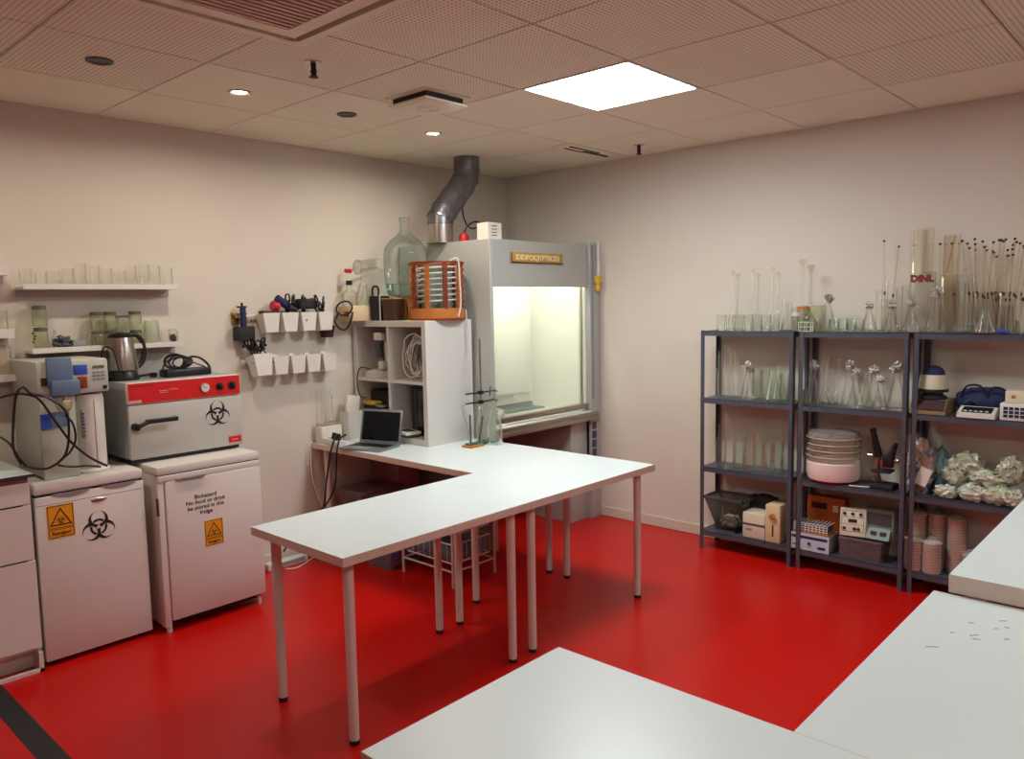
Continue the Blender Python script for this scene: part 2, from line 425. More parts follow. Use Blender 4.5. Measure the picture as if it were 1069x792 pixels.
obj('recess', MB().box(-a+.02, -a+.02, -.006, a-.02, a-.02, -.001), mat('duct_black', '060404', 1, spec=.05), t)
f = MB(); c_ = b_-.065
for k in range(24):
    y = -c_+.008+k*(2*c_-.016)/23
    f.box(-c_, y-.007, -.03, c_, y+.006, -.022, M4=None)
obj('louvre_grille', f, mat('brown_louvre', 'c9ad9c', .6), t)
# linear ceiling vent near the right wall
t = thing('slot_vent', 'narrow slotted ceiling vent close to the far right corner', 'vent', (2.66, -.545, H))
f = MB(); f.box(-.27, -.075, -.005, .3, .06, 0, b=.002); obj('plate', f, M['tile'], t)
f = MB(); f.box(-.2, -.03, -.009, .12, -.018, -.005); f.box(.0, .0, -.009, .27, .03, -.005); f.box(-.18, .03, -.009, .02, .04, -.005); obj('slots', f, M['blackm'], t)
# floor tape
single('floor_tape', MB().box(-.82, -2.4, 0, -.735, .12, .0012), M['blackm'], 'black tape strip on the red floor at lower left', 'tape')
# ------------------------------------------------------------------ tables
def top_mesh(x0, y0, z0, x1, y1, z1, b):
    mb = MB(); mb.box(x0, y0, z0, x1, y1, z1, b=b, seg=1)
    mb.bm.normal_update()
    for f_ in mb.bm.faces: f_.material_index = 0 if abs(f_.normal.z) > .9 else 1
    return mb
def table(x0, x1, y0, y1, label, top=ZT, th=.034, feet=None, marks=False):
    t = thing('table', label, 'table', ((x0+x1)/2, (y0+y1)/2, 0))
    w, d = (x1-x0)/2, (y1-y0)/2
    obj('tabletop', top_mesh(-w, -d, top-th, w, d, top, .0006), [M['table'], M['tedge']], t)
    for sx in (-1, 1):
        for sy in (-1, 1):
            if feet and (sx, sy) not in feet: continue
            x, y = sx*(w-.068), sy*(d-.068)
            l = obj('leg', MB().cyl((x, y, .018), (x, y, top-th-.004), .0185, .0205, 20), M['leg'], t)
            obj('foot', MB().cyl((x, y, 0), (x, y, .018), .0185, .0195, 18), M['rubber'], l)
            obj('leg_plate', MB().cyl((x, y, top-th-.004), (x, y, top-th), .045, seg=16), M['leg'], l)
    return t
table(-.07, .9352, -1.53, -.905, 'white table at the free end of the middle run, nearest the fridges')
table(.9358, 1.945, -1.53, -.905, 'white table at the right end of the middle run')
table(1.19, 1.945, -.9044, YW-.016, 'white table against the left wall carrying the cube shelf and laptop')
table(-.75, -.1306, -4.2, -2.55, 'white table at the bottom edge with one near corner on show')
table(-.13, .888, -3.77, -3.162, 'white foreground table with small dark scratches beside the raised table')
# scratches as thin ink flecks
f = MB()
for u, v, l in ((973, 675, 8), (1014, 650, 4), (1017, 663, 7), (1019, 667, 5), (1040, 656, 3), (1047, 648, 5), (1051, 655, 3), (1051, 667, 4), (994, 660, 3)):
    p = PX(u, v, 2, ZT); a = random.uniform(-.5, .3); q = l*.0018
    f.box(-q, -.0012, 0, q, .0012, .0006, M4=Matrix.Translation((p.x, p.y, ZT)) @ Matrix.Rotation(a-.7, 4, 'Z'))
single('scratch_marks', f, M['dgrey'], 'small dark scratch marks on the foreground table top', 'marks')
t = thing('table', 'raised pale table with a thick edge in front of the right rack', 'table', (1.75, -3.5, 0))
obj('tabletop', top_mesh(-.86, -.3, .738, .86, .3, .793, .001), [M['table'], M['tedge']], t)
for sx in (-1, 1):
    for sy in (-1, 1):
        l = obj('leg', MB().box(sx*.8-.025, sy*.24-.025, 0, sx*.8+.025, sy*.24+.025, .738), M['leg'], t)
# ------------------------------------------------------------------ drawer cabinet
t = thing('drawer_cabinet', 'white drawer cabinet at the left edge beside the small fridge', 'cabinet', (-.965, .345, 0))
w, d = .40, .235
f = MB(); f.box(-w, -d+.0, .1, w, d, .86); obj('body', f, M['fridge'], t)
f = MB(); f.box(-w+.0, -d+.075, 0, w, d, .1); obj('plinth', f, M['fridge'], t)
f = MB(); f.box(w-.018, -d-.017, 0.0, w+.0, -d+.076, .09); f.box(-w, -d-.017, 0, w, -d+.0, .016); obj('base_rail', f, M['fridge'], t)
zs = [(.115, .515), (.52, .765), (.77, .865)]
for k, (a, b_) in enumerate(zs):
    obj('drawer', MB().box(-w+.002, -d-.018, a, w-.004 if k else w-.002, -d, b_, b=.002, seg=1), M['fridge'], t)
    if k: obj('finger_gap', MB().box(-w, -d-.0186, a-.0045, w-.035, -d-.004, a+.001), M['seam'], t)
obj('top_rail', MB().box(-w, -d-.004, .865, w-.004, -d+.02, .892), mat('red_brown_rail', '8e5a58', .5), t)
t2 = thing('worktop', 'pale laminate worktop on the drawer cabinet at the left edge', 'worktop', (-.965, .345, .892))
obj('slab', MB().box(-w-.0, -d-.03, 0, w+.012, d, .012), M['table'], t2)
obj('front_edge', MB().box(-w, -d-.033, -.0015, w+.014, -d-.03, .012), M['seam'], t2, 'thin dark front edge')
# ------------------------------------------------------------------ fridges
yF = .11
t = thing('fridge', 'white fridge with a yellow warning sign and a black trefoil left of its neighbour', 'fridge', (-.31, .345, 0))
def FX(u, v, y): return PX(u, v, 1, y)
w = .238; d = .235
obj('cabinet', MB().box(-w, -d+.05, .012, w, d, .80, b=.004), M['fridge'], t)
obj('lid', MB().box(-w, -d+.003, .795, w, d, .842, b=.008), M['fridge'], t)
obj('door', MB().box(-w, -d, .025, w, -d+.046, .784, b=.006), M['fridge'], t)
obj('door_seam', MB().box(-w+.004, -d+.01, .784, w-.004, -d+.05, .795).box(-w+.002, -d+.046, .02, w-.002, -d+.05, .79), M['seam'], t)
obj('door_groove', MB().box(-w+.003, -d-.0004, .745, w-.003, -d+.003, .7475), M['fridgegrey'], t)
f = MB()
for c in (-.085, .125):
    pts = [(c-.085, .790)]+[(c-.085+.17*k/10, .790-.022*math.sin(PI*k/10)**.7) for k in range(1, 10)]+[(c+.085, .790)]
    f.prism([(x, z) for x, z in pts], .0, .006, M4=Matrix.Translation((0, -d+.004, 0)) @ Matrix.Rotation(PI/2, 4, 'X'))
obj('handle_recess', f, M['fridgegrey'], t, 'two curved grey grip recesses')
p = FX(103, 521, yF)
bd = obj('badge', MB().lathe([(0, .004), (.03, .0035), (.036, 0)], seg=24), M['steel'], t); bd.location = (p.x+.31, -d-.0, p.z); bd.rotation_euler = (PI/2, 0, 0); bd.scale = (1, .32, 1)
p = FX(63.5, 543.5, yF); warning_sign(t, p.x+.31, -d-.0005, p.z, .112)
p = FX(103, 549.5, yF); b_ = obj('trefoil', bio_mb(.152), M['print'], t, 'black biohazard trefoil'); b_.location = (p.x+.31, -d-.0008, p.z)
for x in (-.2, .2):
    for y in (-.18, .18): obj('foot', MB().cyl((x, y, 0), (x, y, .014), .018), M['rubber'], t)
# second fridge
yG = .05
t = thing('fridge', 'white fridge with a printed food ban notice, standing nearest the wall cups', 'fridge', (.247, .315, 0))
w = .272; d = .265
obj('cabinet', MB().box(-w, -d+.055, .03, w, d, .80, b=.004), M['fridge'], t)
obj('lid', MB().box(-w-.004, -d+.01, .80, w+.004, d, .843, b=.01), M['fridge'], t)
obj('door', MB().box(-w+.03, -d, .06, w, -d+.05, .765, b=.006), M['fridge'], t)
obj('control_strip', MB().box(-w, -d+.004, .766, w, -d+.055, .797, b=.003), M['fridge'], t)
obj('door_seam', MB().box(-w+.034, -d+.05, .062, w-.002, -d+.0555, .77).box(-w+.03, -d+.008, .7635, w-.002, -d+.05, .767), M['fridgegrey'], t)
obj('lid_seam', MB().box(-w+.002, -d+.014, .796, w-.002, -d+.05, .801), M['seam'], t)
obj('side_post', MB().box(-w-.004, -d+.01, .03, -w+.028, -d+.06, .766, b=.002), M['fridge'], t)
obj('hinge', MB().box(-w-.008, -d+.005, .60, -w-.002, -d+.03, .69, b=.002), M['dgrey'], t)
p = FX(199, 497.5, yG)
f = MB(); f.box(-.075, -.012, -.006, .075, .002, .006, b=.004); h_ = obj('handle', f, M['grey'], t); h_.location = (p.x-.247, -d-.001, p.z)
obj('kick_grille', MB().box(-w+.03, -d+.04, .03, w-.012, -d+.06, .058), M['blackm'], t)
for x in (-w+.02, w-.03):
    for y in (-d+.03, d-.05): obj('foot', MB().cyl((x, y, 0), (x, y, .05), .014), M['white'], t)
p = FX(213, 524, yG); k = R(0)
text('notice', 'Biohazard\nNo food or drink\nbe stored in this\nfridge', .0295, M['print'], t, (FX(215, 525, yG).x-.247, -d-.0004, FX(215, 525, yG).z), bold=.0003)
p = FX(223.5, 555, yG); warning_sign(t, p.x-.247, -d-.0005, p.z, .098)
text('badge', 'alpha', .010, M['print'], t, (.215, -d+.0035, .783)) if False else None
# ------------------------------------------------------------------ vacuum oven on the second fridge
yO = .235
t = thing('oven', 'grey benchtop oven with red control panel and black trefoil on the fridges', 'oven', (.225, .40, .8435))
w = .302; d = .165; hh = .41
obj('casing', MB().box(-w, -d+.03, .022, w, d, hh-.002, b=.006), mat('oven_side_grey', '9b9d9d', .4), t)
obj('door', MB().box(-w+.004, -d, .02, w, -d+.032, hh-.115, b=.008), mat('oven_grey', 'bdbab4', .38, var=.03, scale=6), t)
pn = obj('control_panel', MB().box(-w+.004, -d+.001, hh-.112, w, -d+.032, hh, b=.003), M['white'], t)
obj('red_fascia', MB().box(-w+.008, -d-.0012, hh-.108, w-.004, -d+.002, hh-.006), M['red'], pn, 'red control fascia')
def disc(cx, cz, r, th_, m, name, par, y=-.165, seg=28):
    o = obj(name, MB().lathe([(0, th_), (r*.86, th_), (r, th_*.6), (r, 0)], seg=seg), m, par); o.location = (cx, y, cz); o.rotation_euler = (PI/2, 0, 0); return o
gz = hh-.058
g = disc(.098, gz, .026, .012, M['steel'], 'pressure_gauge', t); disc(0, 0, .022, .001, M['white'], 'dial', g, 0); g.children[0].location = (0, 0, .0122); g.children[0].rotation_euler = (0, 0, 0)
nd = obj('needle', MB().box(-.0012, -.004, 0, .0012, .017, .0015), M['black'], g); nd.location = (0, 0, .0135); nd.rotation_euler = (0, 0, .7)
for cx, r in ((.182, .021), (.252, .023)):
    k_ = disc(cx, gz, r, .008, M['maroon'], 'knob', t)
    gr = obj('grip', MB().box(-.004, -r*.8, 0, .004, r*.8, .016, b=.002), M['black'], k_); gr.location = (0, 0, .008); gr.rotation_euler = (0, 0, .5)
f = MB(); f.tube([(-.275, -.2, .19), (-.255, -.215, .2), (-.22, -.215, .212), (-.15, -.213, .214), (-.08, -.21, .216)], .0105, 8); f.cyl((-.272, -.165, .188), (-.272, -.2, .188), .02, .017); f.box(-.24, -.225, .202, -.075, -.206, .225, b=.005)
obj('handle', f, M['black'], t)
b_ = obj('trefoil', bio_mb(.145), M['print'], t, 'black biohazard trefoil'); p = FX(227, 432, yO); b_.location = (p.x-.225, -d-.0006, p.z-.8435)
lb_ = obj('rating_label', MB().box(-.036, -.001, -.02, .036, 0, .02), M['red'], t, 'small red label'); p = FX(244, 460, yO); lb_.location = (.255, -d-.0003, .055)
f = MB(); f.box(-.034, -.0016, -.018, .034, -.001, -.0165); f.box(-.02, -.0016, -.003, .02, -.001, .0); f.box(-.034, -.0016, .0165, .034, -.001, .018); obj('label_print', f, M['white'], lb_)
text('brand_mark', 'BINDER', .018, M['white'], t, (-.262, -d-.0018, hh-.098), bold=.0006)
f = MB(); f.box(-.14, -d-.0018, gz+.004, -.098, -d-.0012, gz+.006); f.box(-.088, -d-.0018, gz+.008, -.045, -d-.0012, gz+.01); f.box(-.14, -d-.0018, gz-.004, -.1, -d-.0012, gz-.0025); obj('panel_print', f, M['white'], t)
f = MB(); [f.box(-.28+.012*k, -d-.0018, gz+.035, -.272+.012*k, -d-.0012, gz+.04) for k in range(9)]; obj('panel_text', f, M['maroon'], t)
obj('base_frame', MB().box(-w+.01, -d+.012, .004, w-.02, d-.01, .022), M['blackm'], t)
for x in (-.27, .25):
    for y in (-.12, .12): obj('foot', MB().cyl((x, y, 0), (x, y, .006), .016), M['rubber'], t)
ZO = .8435+.41
# kettle
t = thing('kettle', 'brushed steel electric kettle with black handle on the oven', 'kettle', (.0, .465, ZO-.003), R(8))
f = MB(); f.lathe([(.0, 0), (.078, 0), (.08, .012), (.072, .035), (.066, .05)]); obj('base', f, M['black'], t)
obj('jug', MB().lathe([(.064, .045), (.076, .055), (.077, .075), (.07, .15), (.055, .215), (.053, .225)], seg=32), M['steel'], t)
f = MB().lathe([(.054, .222), (.056, .236), (.04, .246), (0, .25)]); f.box(-.062, -.012, .215, -.04, .012, .232, b=.004); obj('lid', f, M['black'], t)
obj('spout', MB().prism([(-.05, -.02), (-.05, .02), (-.083, 0)], .185, .222), M['steel'], t)
obj('handle', MB().tube([(.045, 0, .236), (.085, 0, .232), (.115, 0, .2), (.125, 0, .15), (.115, 0, .1), (.09, 0, .07), (.068, 0, .062)], .013, 10), M['black'], t)
cd = obj('cord', MB().tube([(.07, -.02, .015), (.1, -.035, .02), (.125, -.04, .022)], .006), M['black'], t)
obj('plug', MB().lathe([(0, -.015), (.018, -.012), (.02, .01), (0, .014)], c=(.14, -.045, .018)), M['black'], cd)
obj('power_lead', MB().tube([(-.07, -.03, .02), (-.10, -.05, .04), (-.13, -.05, .12), (-.12, -.06, .18), (-.08, -.07, .16), (-.072, -.09, .08), (-.07, -.10, .01)], .0045), M['black'], t)
# power supply with coiled lead
t = thing('power_supply', 'black power brick with coiled lead on top of the oven', 'power supply', (.30, .42, ZO-.003), R(3))
obj('brick', MB().box(-.115, -.045, 0, .14, .045, .042, b=.008), M['black'], t)
f = MB()
for k in range(7):
    cx = -.06+.012*k; a = .055+.006*(k % 3)
    f.tube([(cx+a*math.cos(q), -.02+.008*k, .045+.05*(1+math.sin(q))*.8*(1-.05*k)) for q in [i*PI/5 for i in range(11)]], .0042, 6)
f.tube([(0, .0, .06), (.04, 0, .1), (.09, -.01, .095), (.13, -.02, .06), (.14, -.03, .03)], .006, 6)
f.tube([(-.115, -.03, .01), (-.14, -.05, .04), (-.12, -.05, .085), (-.06, -.05, .11), (0, -.04, .09), (.1, -.05, .045)], .0045, 6)
obj('coiled_lead', f, M['black'], t)
# ------------------------------------------------------------------ water deioniser on the first fridge
t = thing('analyser', 'pale grey analyser with blue display and blue-grey flap on the left fridge', 'instrument', (-.33, .35, .8435))
yI = .175-.35
lt = mat('pale_grey_green_case', 'b4b8ac', .45)
f = MB(); f.box(-.152, yI+.02, .012, .0, .198, .39, b=.004); obj('tower', f, lt, t)
f = MB(); f.box(-.155, yI, .385, .155, .2, .545, b=.012); obj('head', f, lt, t)
f = MB(); f.box(.001, yI+.19, .012, .15, .197, .39); obj('back_column', f, lt, t)
obj('lower_front', MB().box(-.15, yI+.005, .0, .0, yI+.022, .385, b=.004), lt, t)
obj('flap', MB().box(-.115, yI-.022, .425, -.01, yI+.002, .56, b=.006).box(-.105, yI-.035, .385, .015, yI-.0, .455, b=.006), M['bluegrey'], t)
obj('side_window', MB().box(-.138, yI-.004, .435, -.112, yI+.002, .47), M['maroon'], t)
obj('display', MB().box(.0, yI-.003, .475, .06, yI+.002, .52, b=.001), M['blue'], t)
obj('valve_block', MB().box(.016, yI-.006, .41, .056, yI+.002, .465, b=.002), M['copper'], t)
obj('readout', MB().box(.085, yI-.003, .5, .135, yI+.002, .512), M['crtn'], t)
f = MB()
for r_ in range(3):
    for c in range(3): f.box(.082+.02*c, yI-.0035, .445+.016*r_, .097+.02*c, yI+.001, .453+.016*r_, b=.001, seg=1)
obj('keys', f, M['grey'], t)
obj('socket', MB().box(.125, yI-.004, .40, .142, yI+.002, .416), M['black'], t)
obj('blue_label', MB().box(-.155+.005, yI+.001, .235, -.11, yI+.006, .305), M['blue'], t)
obj('grey_label', MB().box(-.108, yI+.001, .24, -.03, yI+.006, .31), M['bluegrey'], t)
# filter canister
t = thing('filter_canister', 'cream twin canister with an oval level gauge under the analyser head', 'canister', (-.253, .262, .8435))
obj('body', MB().lathe([(0, .02), (.07, .02), (.072, .03), (.0725, .35), (.068, .375), (0, .38)], c=(0, 0, 0), seg=32), M['white'], t)
obj('base', MB().lathe([(0, 0), (.08, 0), (.083, .012), (.072, .022)], seg=32), M['white'], t)
obj('seam', MB().box(.006, -.0745, .03, .008, -.071, .35), M['fridgegrey'], t)
f = MB(); f.box(-.052, -.0705, .17, -.034, -.056, .31, b=.006); g = obj('level_gauge', f, M['grey'], t)
f = MB(); [f.box(-.049, -.0715, .18+.017*k, -.037, -.0695, .190+.017*k, b=.001, seg=1) for k in range(7)]; obj('gauge_ticks', f, M['dgrey'], g)
# glass cup clipped with black tubing
t = thing('glass_valve', 'small brass-coloured glass cup hanging in the black cable loops', 'valve', (-.395, .125, 1.195))
obj('cup', MB().lathe([(0, -.04), (.02, -.036), (.034, -.01), (.036, .0)], M4=Matrix.Rotation(-.5, 4, 'X')), mat('brassy_glass', 'c9bc96', .25, metal=.7), t)
obj('nozzle', MB().cyl((0, 0, 0), (.012, .0, .03), .012, .006), M['steel'], t)
def pxt(pts, y): return [PX(u, v, 1, yy) for (u, v), yy in zip(pts, y if isinstance(y, (list, tuple)) else [y]*len(pts))]
single('cable', MB().tube(pxt([(0, 415), (15, 411), (30, 412), (42, 418), (58, 440), (75, 462), (95, 478), (112, 486)], [.1, .09, .09, .1, .1, .1, .11, .12]), .0055), M['black'], 'black cable running from the left edge down across the analyser to the fridge top', 'cable')
single('cable', MB().tube(pxt([(22, 484), (14, 468), (14, 440), (17, 412), (24, 404), (33, 411), (48, 414), (68, 428), (72, 450), (68, 475), (52, 488), (38, 489), (25, 486)], [.11, .1, .1, .09, .09, .08, .08, .08, .08, .08, .1, .11, .12]), .0055), M['black'], 'black cable forming the large upright loop before the analyser', 'cable')
single('cable', MB().tube(pxt([(68, 433), (76, 442), (79, 458), (73, 472), (60, 484), (75, 487), (90, 486), (105, 487)], [.09, .09, .09, .09, .1, .11, .11, .11]), .005), M['black'], 'black cable curling down beside the glass cup onto the fridge', 'cable')
single('cable', MB().tube(pxt([(0, 456), (10, 463), (20, 478), (28, 487)], [.1, .1, .1, .11]), .005), M['black'], 'short black cable dropping from the left edge onto the worktop', 'cable')
# ------------------------------------------------------------------ wall ledges
def ledge(x0, x1, z, label, lip=.025):
    t = thing('wall_shelf', label, 'shelf', ((x0+x1)/2, YW, z))
    w = (x1-x0)/2
    obj('board', MB().box(-w, -.115, -.014, w, 0, 0, b=.001, seg=1), M['white'], t)
    obj('front_lip', MB().box(-w, -.127, -.014, w, -.115, lip, b=.001, seg=1), M['white'], t)
    obj('back_rail', MB().box(-w, -.014, -.05, w, 0, -.014), mat('shaded_shelf_rail', 'b3a19b', .6), t)  # rail colour darkened to stand in for the shade under the board
    f = MB()
    for x in (-w*.6, w*.6): f.cyl((x, -.06, -.0155), (x, -.06, -.014), .006, seg=10)
    obj('screws', f, M['dgrey'], t)
    return z
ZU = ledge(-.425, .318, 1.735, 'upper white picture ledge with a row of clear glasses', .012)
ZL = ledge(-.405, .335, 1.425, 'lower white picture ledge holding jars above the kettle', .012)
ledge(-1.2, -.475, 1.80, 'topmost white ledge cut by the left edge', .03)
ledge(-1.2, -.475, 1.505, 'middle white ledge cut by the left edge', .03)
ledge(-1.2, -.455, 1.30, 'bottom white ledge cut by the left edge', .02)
# ------------------------------------------------------------------ glassware prototypes
PROT = {}
FAR = (0, 0, -50)
def gl_parts(kind):
    g = {}
    if kind == 'beaker': g['body'] = (MB().lathe([(0, .002), (.033, .002), (.036, .006), (.036, .09), (.039, .095)]), 'glass')
    if kind == 'tumbler': g['body'] = (MB().lathe([(0, .0005), (.021, .0005), (.023, .004), (.026, .085), (.0235, .085), (.0205, .010), (0, .009)], seg=32), 'thick')
    if kind == 'green_beaker': g['body'] = (MB().lathe([(0, .002), (.033, .002), (.036, .006), (.036, .09), (.039, .095)]), 'glassg')
    if kind == 'flask': g['body'] = (MB().lathe([(0, .002), (.043, .002), (.047, .01), (.02, .1), (.016, .115), (.016, .14), (.019, .145)]), 'glassg')
    if kind == 'foil_flask':
        g['body'] = (MB().lathe([(0, .002), (.043, .002), (.047, .01), (.02, .1), (.016, .115), (.016, .14)]), 'glass')
        g['foil_cap'] = (MB().blob((0, 0, .148), (.024, .020, .017), .9, 3.0, 3, 3), 'foil')
    if kind == 'volumetric_flask':
        g['body'] = (MB().lathe([(0, .002), (.03, .002), (.045, .03), (.045, .055), (.02, .09), (.009, .105), (.009, .27), (.012, .275)]), 'glass')
        g['stopper'] = (MB().lathe([(0, .272), (.008, .272), (.010, .285), (.016, .288), (.016, .296), (0, .298)]), 'amberglass')
    if kind == 'measuring_cylinder':
        g['body'] = (MB().lathe([(0, .006), (.015, .006), (.016, .25), (.019, .255)]), 'glass')
        g['foot'] = (MB().lathe([(0, 0), (.03, 0), (.03, .004), (.016, .008), (.0, .008)]), 'glassg')
    if kind == 'jar':
        g['body'] = (MB().lathe([(0, .002), (.03, .002), (.033, .008), (.033, .07), (.028, .08)]), 'olive')
        g['lid'] = (MB().lathe([(.029, .076), (.031, .078), (.031, .092), (0, .093)]), 'crtn')
    if kind == 'open_jar': g['body'] = (MB().lathe([(0, .002), (.04, .002), (.044, .01), (.044, .09), (.038, .1), (.041, .105)]), 'glassg')
    if kind == 'bottle':
        g['body'] = (MB().lathe([(0, .002), (.028, .002), (.032, .01), (.032, .09), (.012, .125), (.012, .16), (.014, .165)]), 'glass')
    if kind == 'test_tube': g['body'] = (MB().lathe([(0, .0), (.008, .005), (.011, .015), (.011, .17), (.013, .175)], seg=12), 'glass')
    if kind == 'vial': g['body'] = (MB().lathe([(0, .002), (.017, .002), (.018, .05), (.012, .058), (.013, .066)], seg=14), 'olive')
    if kind == 'tall_jar': g['body'] = (MB().lathe([(0, .003), (.055, .003), (.06, .01), (.06, .28), (.064, .285)], seg=26), 'amberglass')
    if kind == 'dish': g['body'] = (MB().lathe([(0, .002), (.06, .002), (.065, .008), (.065, .05), (.068, .053)], seg=24), 'glassg')
    return g
CATS = {'beaker': 'beaker', 'tumbler': 'glass', 'green_beaker': 'beaker', 'flask': 'flask', 'foil_flask': 'flask', 'volumetric_flask': 'flask', 'measuring_cylinder': 'measuring cylinder', 'jar': 'jar', 'open_jar': 'jar', 'bottle': 'bottle', 'test_tube': 'test tube', 'vial': 'vial', 'tall_jar': 'jar', 'dish': 'dish'}
NAMES = {'green_beaker': 'beaker', 'foil_flask': 'conical_flask', 'flask': 'conical_flask', 'open_jar': 'glass_jar', 'jar': 'lidded_jar', 'dish': 'glass_dish', 'tall_jar': 'tall_glass_jar', 'tumbler': 'drinking_glass'}
MESHC = {}
def glass(kind, x, y, z, label, group=None, s=(1, 1, 1), rz=None, rot=None):
    if kind not in MESHC:
        MESHC[kind] = {n: v[0].mesh(n, M[v[1]]) for n, v in gl_parts(kind).items()}
    ps = MESHC[kind]; nm = NAMES.get(kind, kind)
    if isinstance(s, (int, float)): s = (s, s, s)
    if len(ps) == 1:
        o = bpy.data.objects.new(nm, ps['body']); C.objects.link(o)
    else:
        o = bpy.data.objects.new(nm, None); o.empty_display_size = .02; C.objects.link(o)
        for n, me in ps.items():
            c = bpy.data.objects.new(n, me); C.objects.link(c); c.parent = o
    o.location = (x, y, z); o.rotation_euler = rot or (0, 0, rz if rz is not None else random.uniform(0, 6)); o.scale = s
    return tag(o, label, CATS[kind], group)
ORD = ['first', 'second', 'third', 'fourth', 'fifth', 'sixth', 'seventh', 'eighth', 'ninth', 'tenth', 'eleventh', 'twelfth', 'thirteenth', 'fourteenth']
# upper ledge: two clusters of faint clear glasses
random.seed(3)
for k in range(12):
    x = -.395+k*.062
    hgt = (.9, .75, .8, .95, 1.25, 1.15, 1.0, .9, 1.2, 1.3, 1.2, 1.1)[k]
    glass('beaker', x, .53-.012*(k % 2), ZU, 'clear glass on the upper left ledge, %s from the left' % ORD[k], 'clear glasses on the upper ledge', (.78, .78, hgt))
# lower ledge
LY = .535
glass('jar', -.347, LY, ZL, 'olive jar with black writing at the left end of the lower ledge, under another jar', None, (1, 1, 1.2))
f = MB(); [f.box(-.014+.009*(k % 3), -.0345, .03+.012*k, -.006+.009*(k % 3), -.0325, .038+.012*k) for k in range(4)]
mk = obj('handwriting', f, M['print'], bpy.data.objects[-1] if False else None); mk.location = (0, 0, 0)
jarL = [o for o in C.objects if o.get('label', '').startswith('olive jar with black')][0]; mk.parent = jarL
glass('jar', -.347, LY, ZL+.112, 'pale lidded jar stacked on the jar with black writing', None, (.98, .98, 1.15))
glass('bottle', -.285, LY, ZL, 'small clear bottle beside the dark clutter on the lower ledge', None, (.5, .5, .6))
single('clamp_pile', MB().blob((0, 0, .03), (.04, .03, .03), .9, 2.5, 3, 1), M['dgrey'], 'dark metal clutter between the jars on the lower ledge', 'clutter', loc=(-.25, .53, ZL+.002))
t = thing('weighing_boat', 'small grey box behind the dark clutter on the lower ledge', 'box', (-.185, .53, ZL))
obj('box', MB().box(-.03, -.03, 0, .03, .03, .04, b=.003), M['grey'], t); obj('band', MB().box(-.031, -.031, .0, .031, .031, .012), M['maroon'], t)
glass('beaker', -.125, LY, ZL, 'clear beaker left of the kettle on the lower ledge', None, (.8, .8, .8))
for k, x in enumerate((-.085, -.018, .108)):
    glass('jar', x, LY, ZL, 'green jar in the lower layer behind the kettle, %s from the left' % ORD[k], None, (.95, .95, .9))
    glass('jar', x, LY, ZL+.085, 'green lidded jar in the upper layer above the kettle, %s from the left' % ORD[k], None, (.98, .98, 1.05))
t = thing('metal_tray', 'dark flat tray lying across jars above the kettle', 'tray', (.045, .53, ZL+.15))
obj('rim', MB().box(-.035, -.02, 0, .035, .02, .008, b=.002), M['dgrey'], t)
glass('open_jar', .045, LY, ZL, 'open jar under the dark flat tray on the lower ledge', None, (.8, .8, 1.42))
glass('open_jar', .19, LY, ZL, 'large milky open jar right of the green jars', None, (1.0, .95, 1.25))
for x, lb in ((.262, 'small clear beaker right of the large milky jar'),):
    glass('beaker', x, LY, ZL, lb, None, (.7, .7, .85))
t = thing('glass_trinket', 'small clear jar with dark contents at the right end of the lower ledge', 'jar', (.305, .53, ZL))
obj('glass', MB().lathe([(0, .002), (.024, .002), (.026, .06), (.02, .075), (.024, .08)]), M['glassd'], t); obj('contents', MB().blob((0, 0, .03), (.019, .019, .022), .4, 2, 2, 5), M['blackm'], t)
# cut ledges at the left edge
for k, x in enumerate((-.51, -.58)):
    glass('tall_jar', x, .54, 1.505, 'pale jar on the middle ledge at the left edge, %s from the right' % ORD[k], 'jars at the left edge, middle ledge', (.5, .5, .42))
    glass('tall_jar', x, .54, 1.30, 'tall pale jar on the bottom ledge at the left edge, %s from the right' % ORD[k], 'jars at the left edge, bottom ledge', (.5, .5, .55))
# ------------------------------------------------------------------ wall cups
def rail(x0, x1, z, label):
    t = thing('wall_rail', label, 'rail', ((x0+x1)/2, YW, z)); w = (x1-x0)/2
    obj('bar', MB().box(-w, -.03, -.008, w, -.022, .008, b=.002), M['white'], t)
    for x in (-w+.05, w-.05): obj('bracket', MB().box(x-.012, -.022, -.012, x+.012, 0, .012), M['white'], t)
rail(.70, 1.37, 1.565, 'white rail carrying the upper row of wall cups')
rail(.72, 1.37, 1.295, 'white rail carrying the lower row of wall cups')
cupm = None
def cup(x, z, label, tilt=.22, rz=0, s=1):
    global cupm
    if cupm is None:
        f = MB(); f.frustum((0, -.05, 0), .082, .06, .112, .09, -.115, 0, top=False); f.frustum((0, -.05, 0), .076, .054, .106, .084, -.112, 0, top=False)
        cupm = f.mesh('cup', M['white'])
        h_ = MB(); h_.box(-.02, -.012, -.02, .02, -.002, .02, b=.003); cup.hook = h_.mesh('hook', M['white'])
    t = bpy.data.objects.new('wall_cup', None); t.empty_display_size = .03; C.objects.link(t); t.location = (x, YW-.026, z); t.rotation_euler = (tilt, 0, rz); t.scale = (s, s, s)
    a = bpy.data.objects.new('cup', cupm); C.objects.link(a); a.parent = t
    b2 = bpy.data.objects.new('hook', cup.hook); C.objects.link(b2); b2.parent = t
    return tag(t, label, 'cup')
for k, x in enumerate((.885, 1.015, 1.145, 1.27)):
    cup(x, 1.57, 'white wall cup in the upper row, %s from the left' % ORD[k], -.12, 0)
cup(.81, 1.315, 'white wall cup filled with black tools in the lower row', -.25, R(0), 1.12)
for k, x in enumerate((.94, 1.06, 1.17, 1.29)):
    cup(x, 1.305, 'white wall cup in the lower row, %s to the right of the tool cup' % ORD[k], -.12, 0, .95)
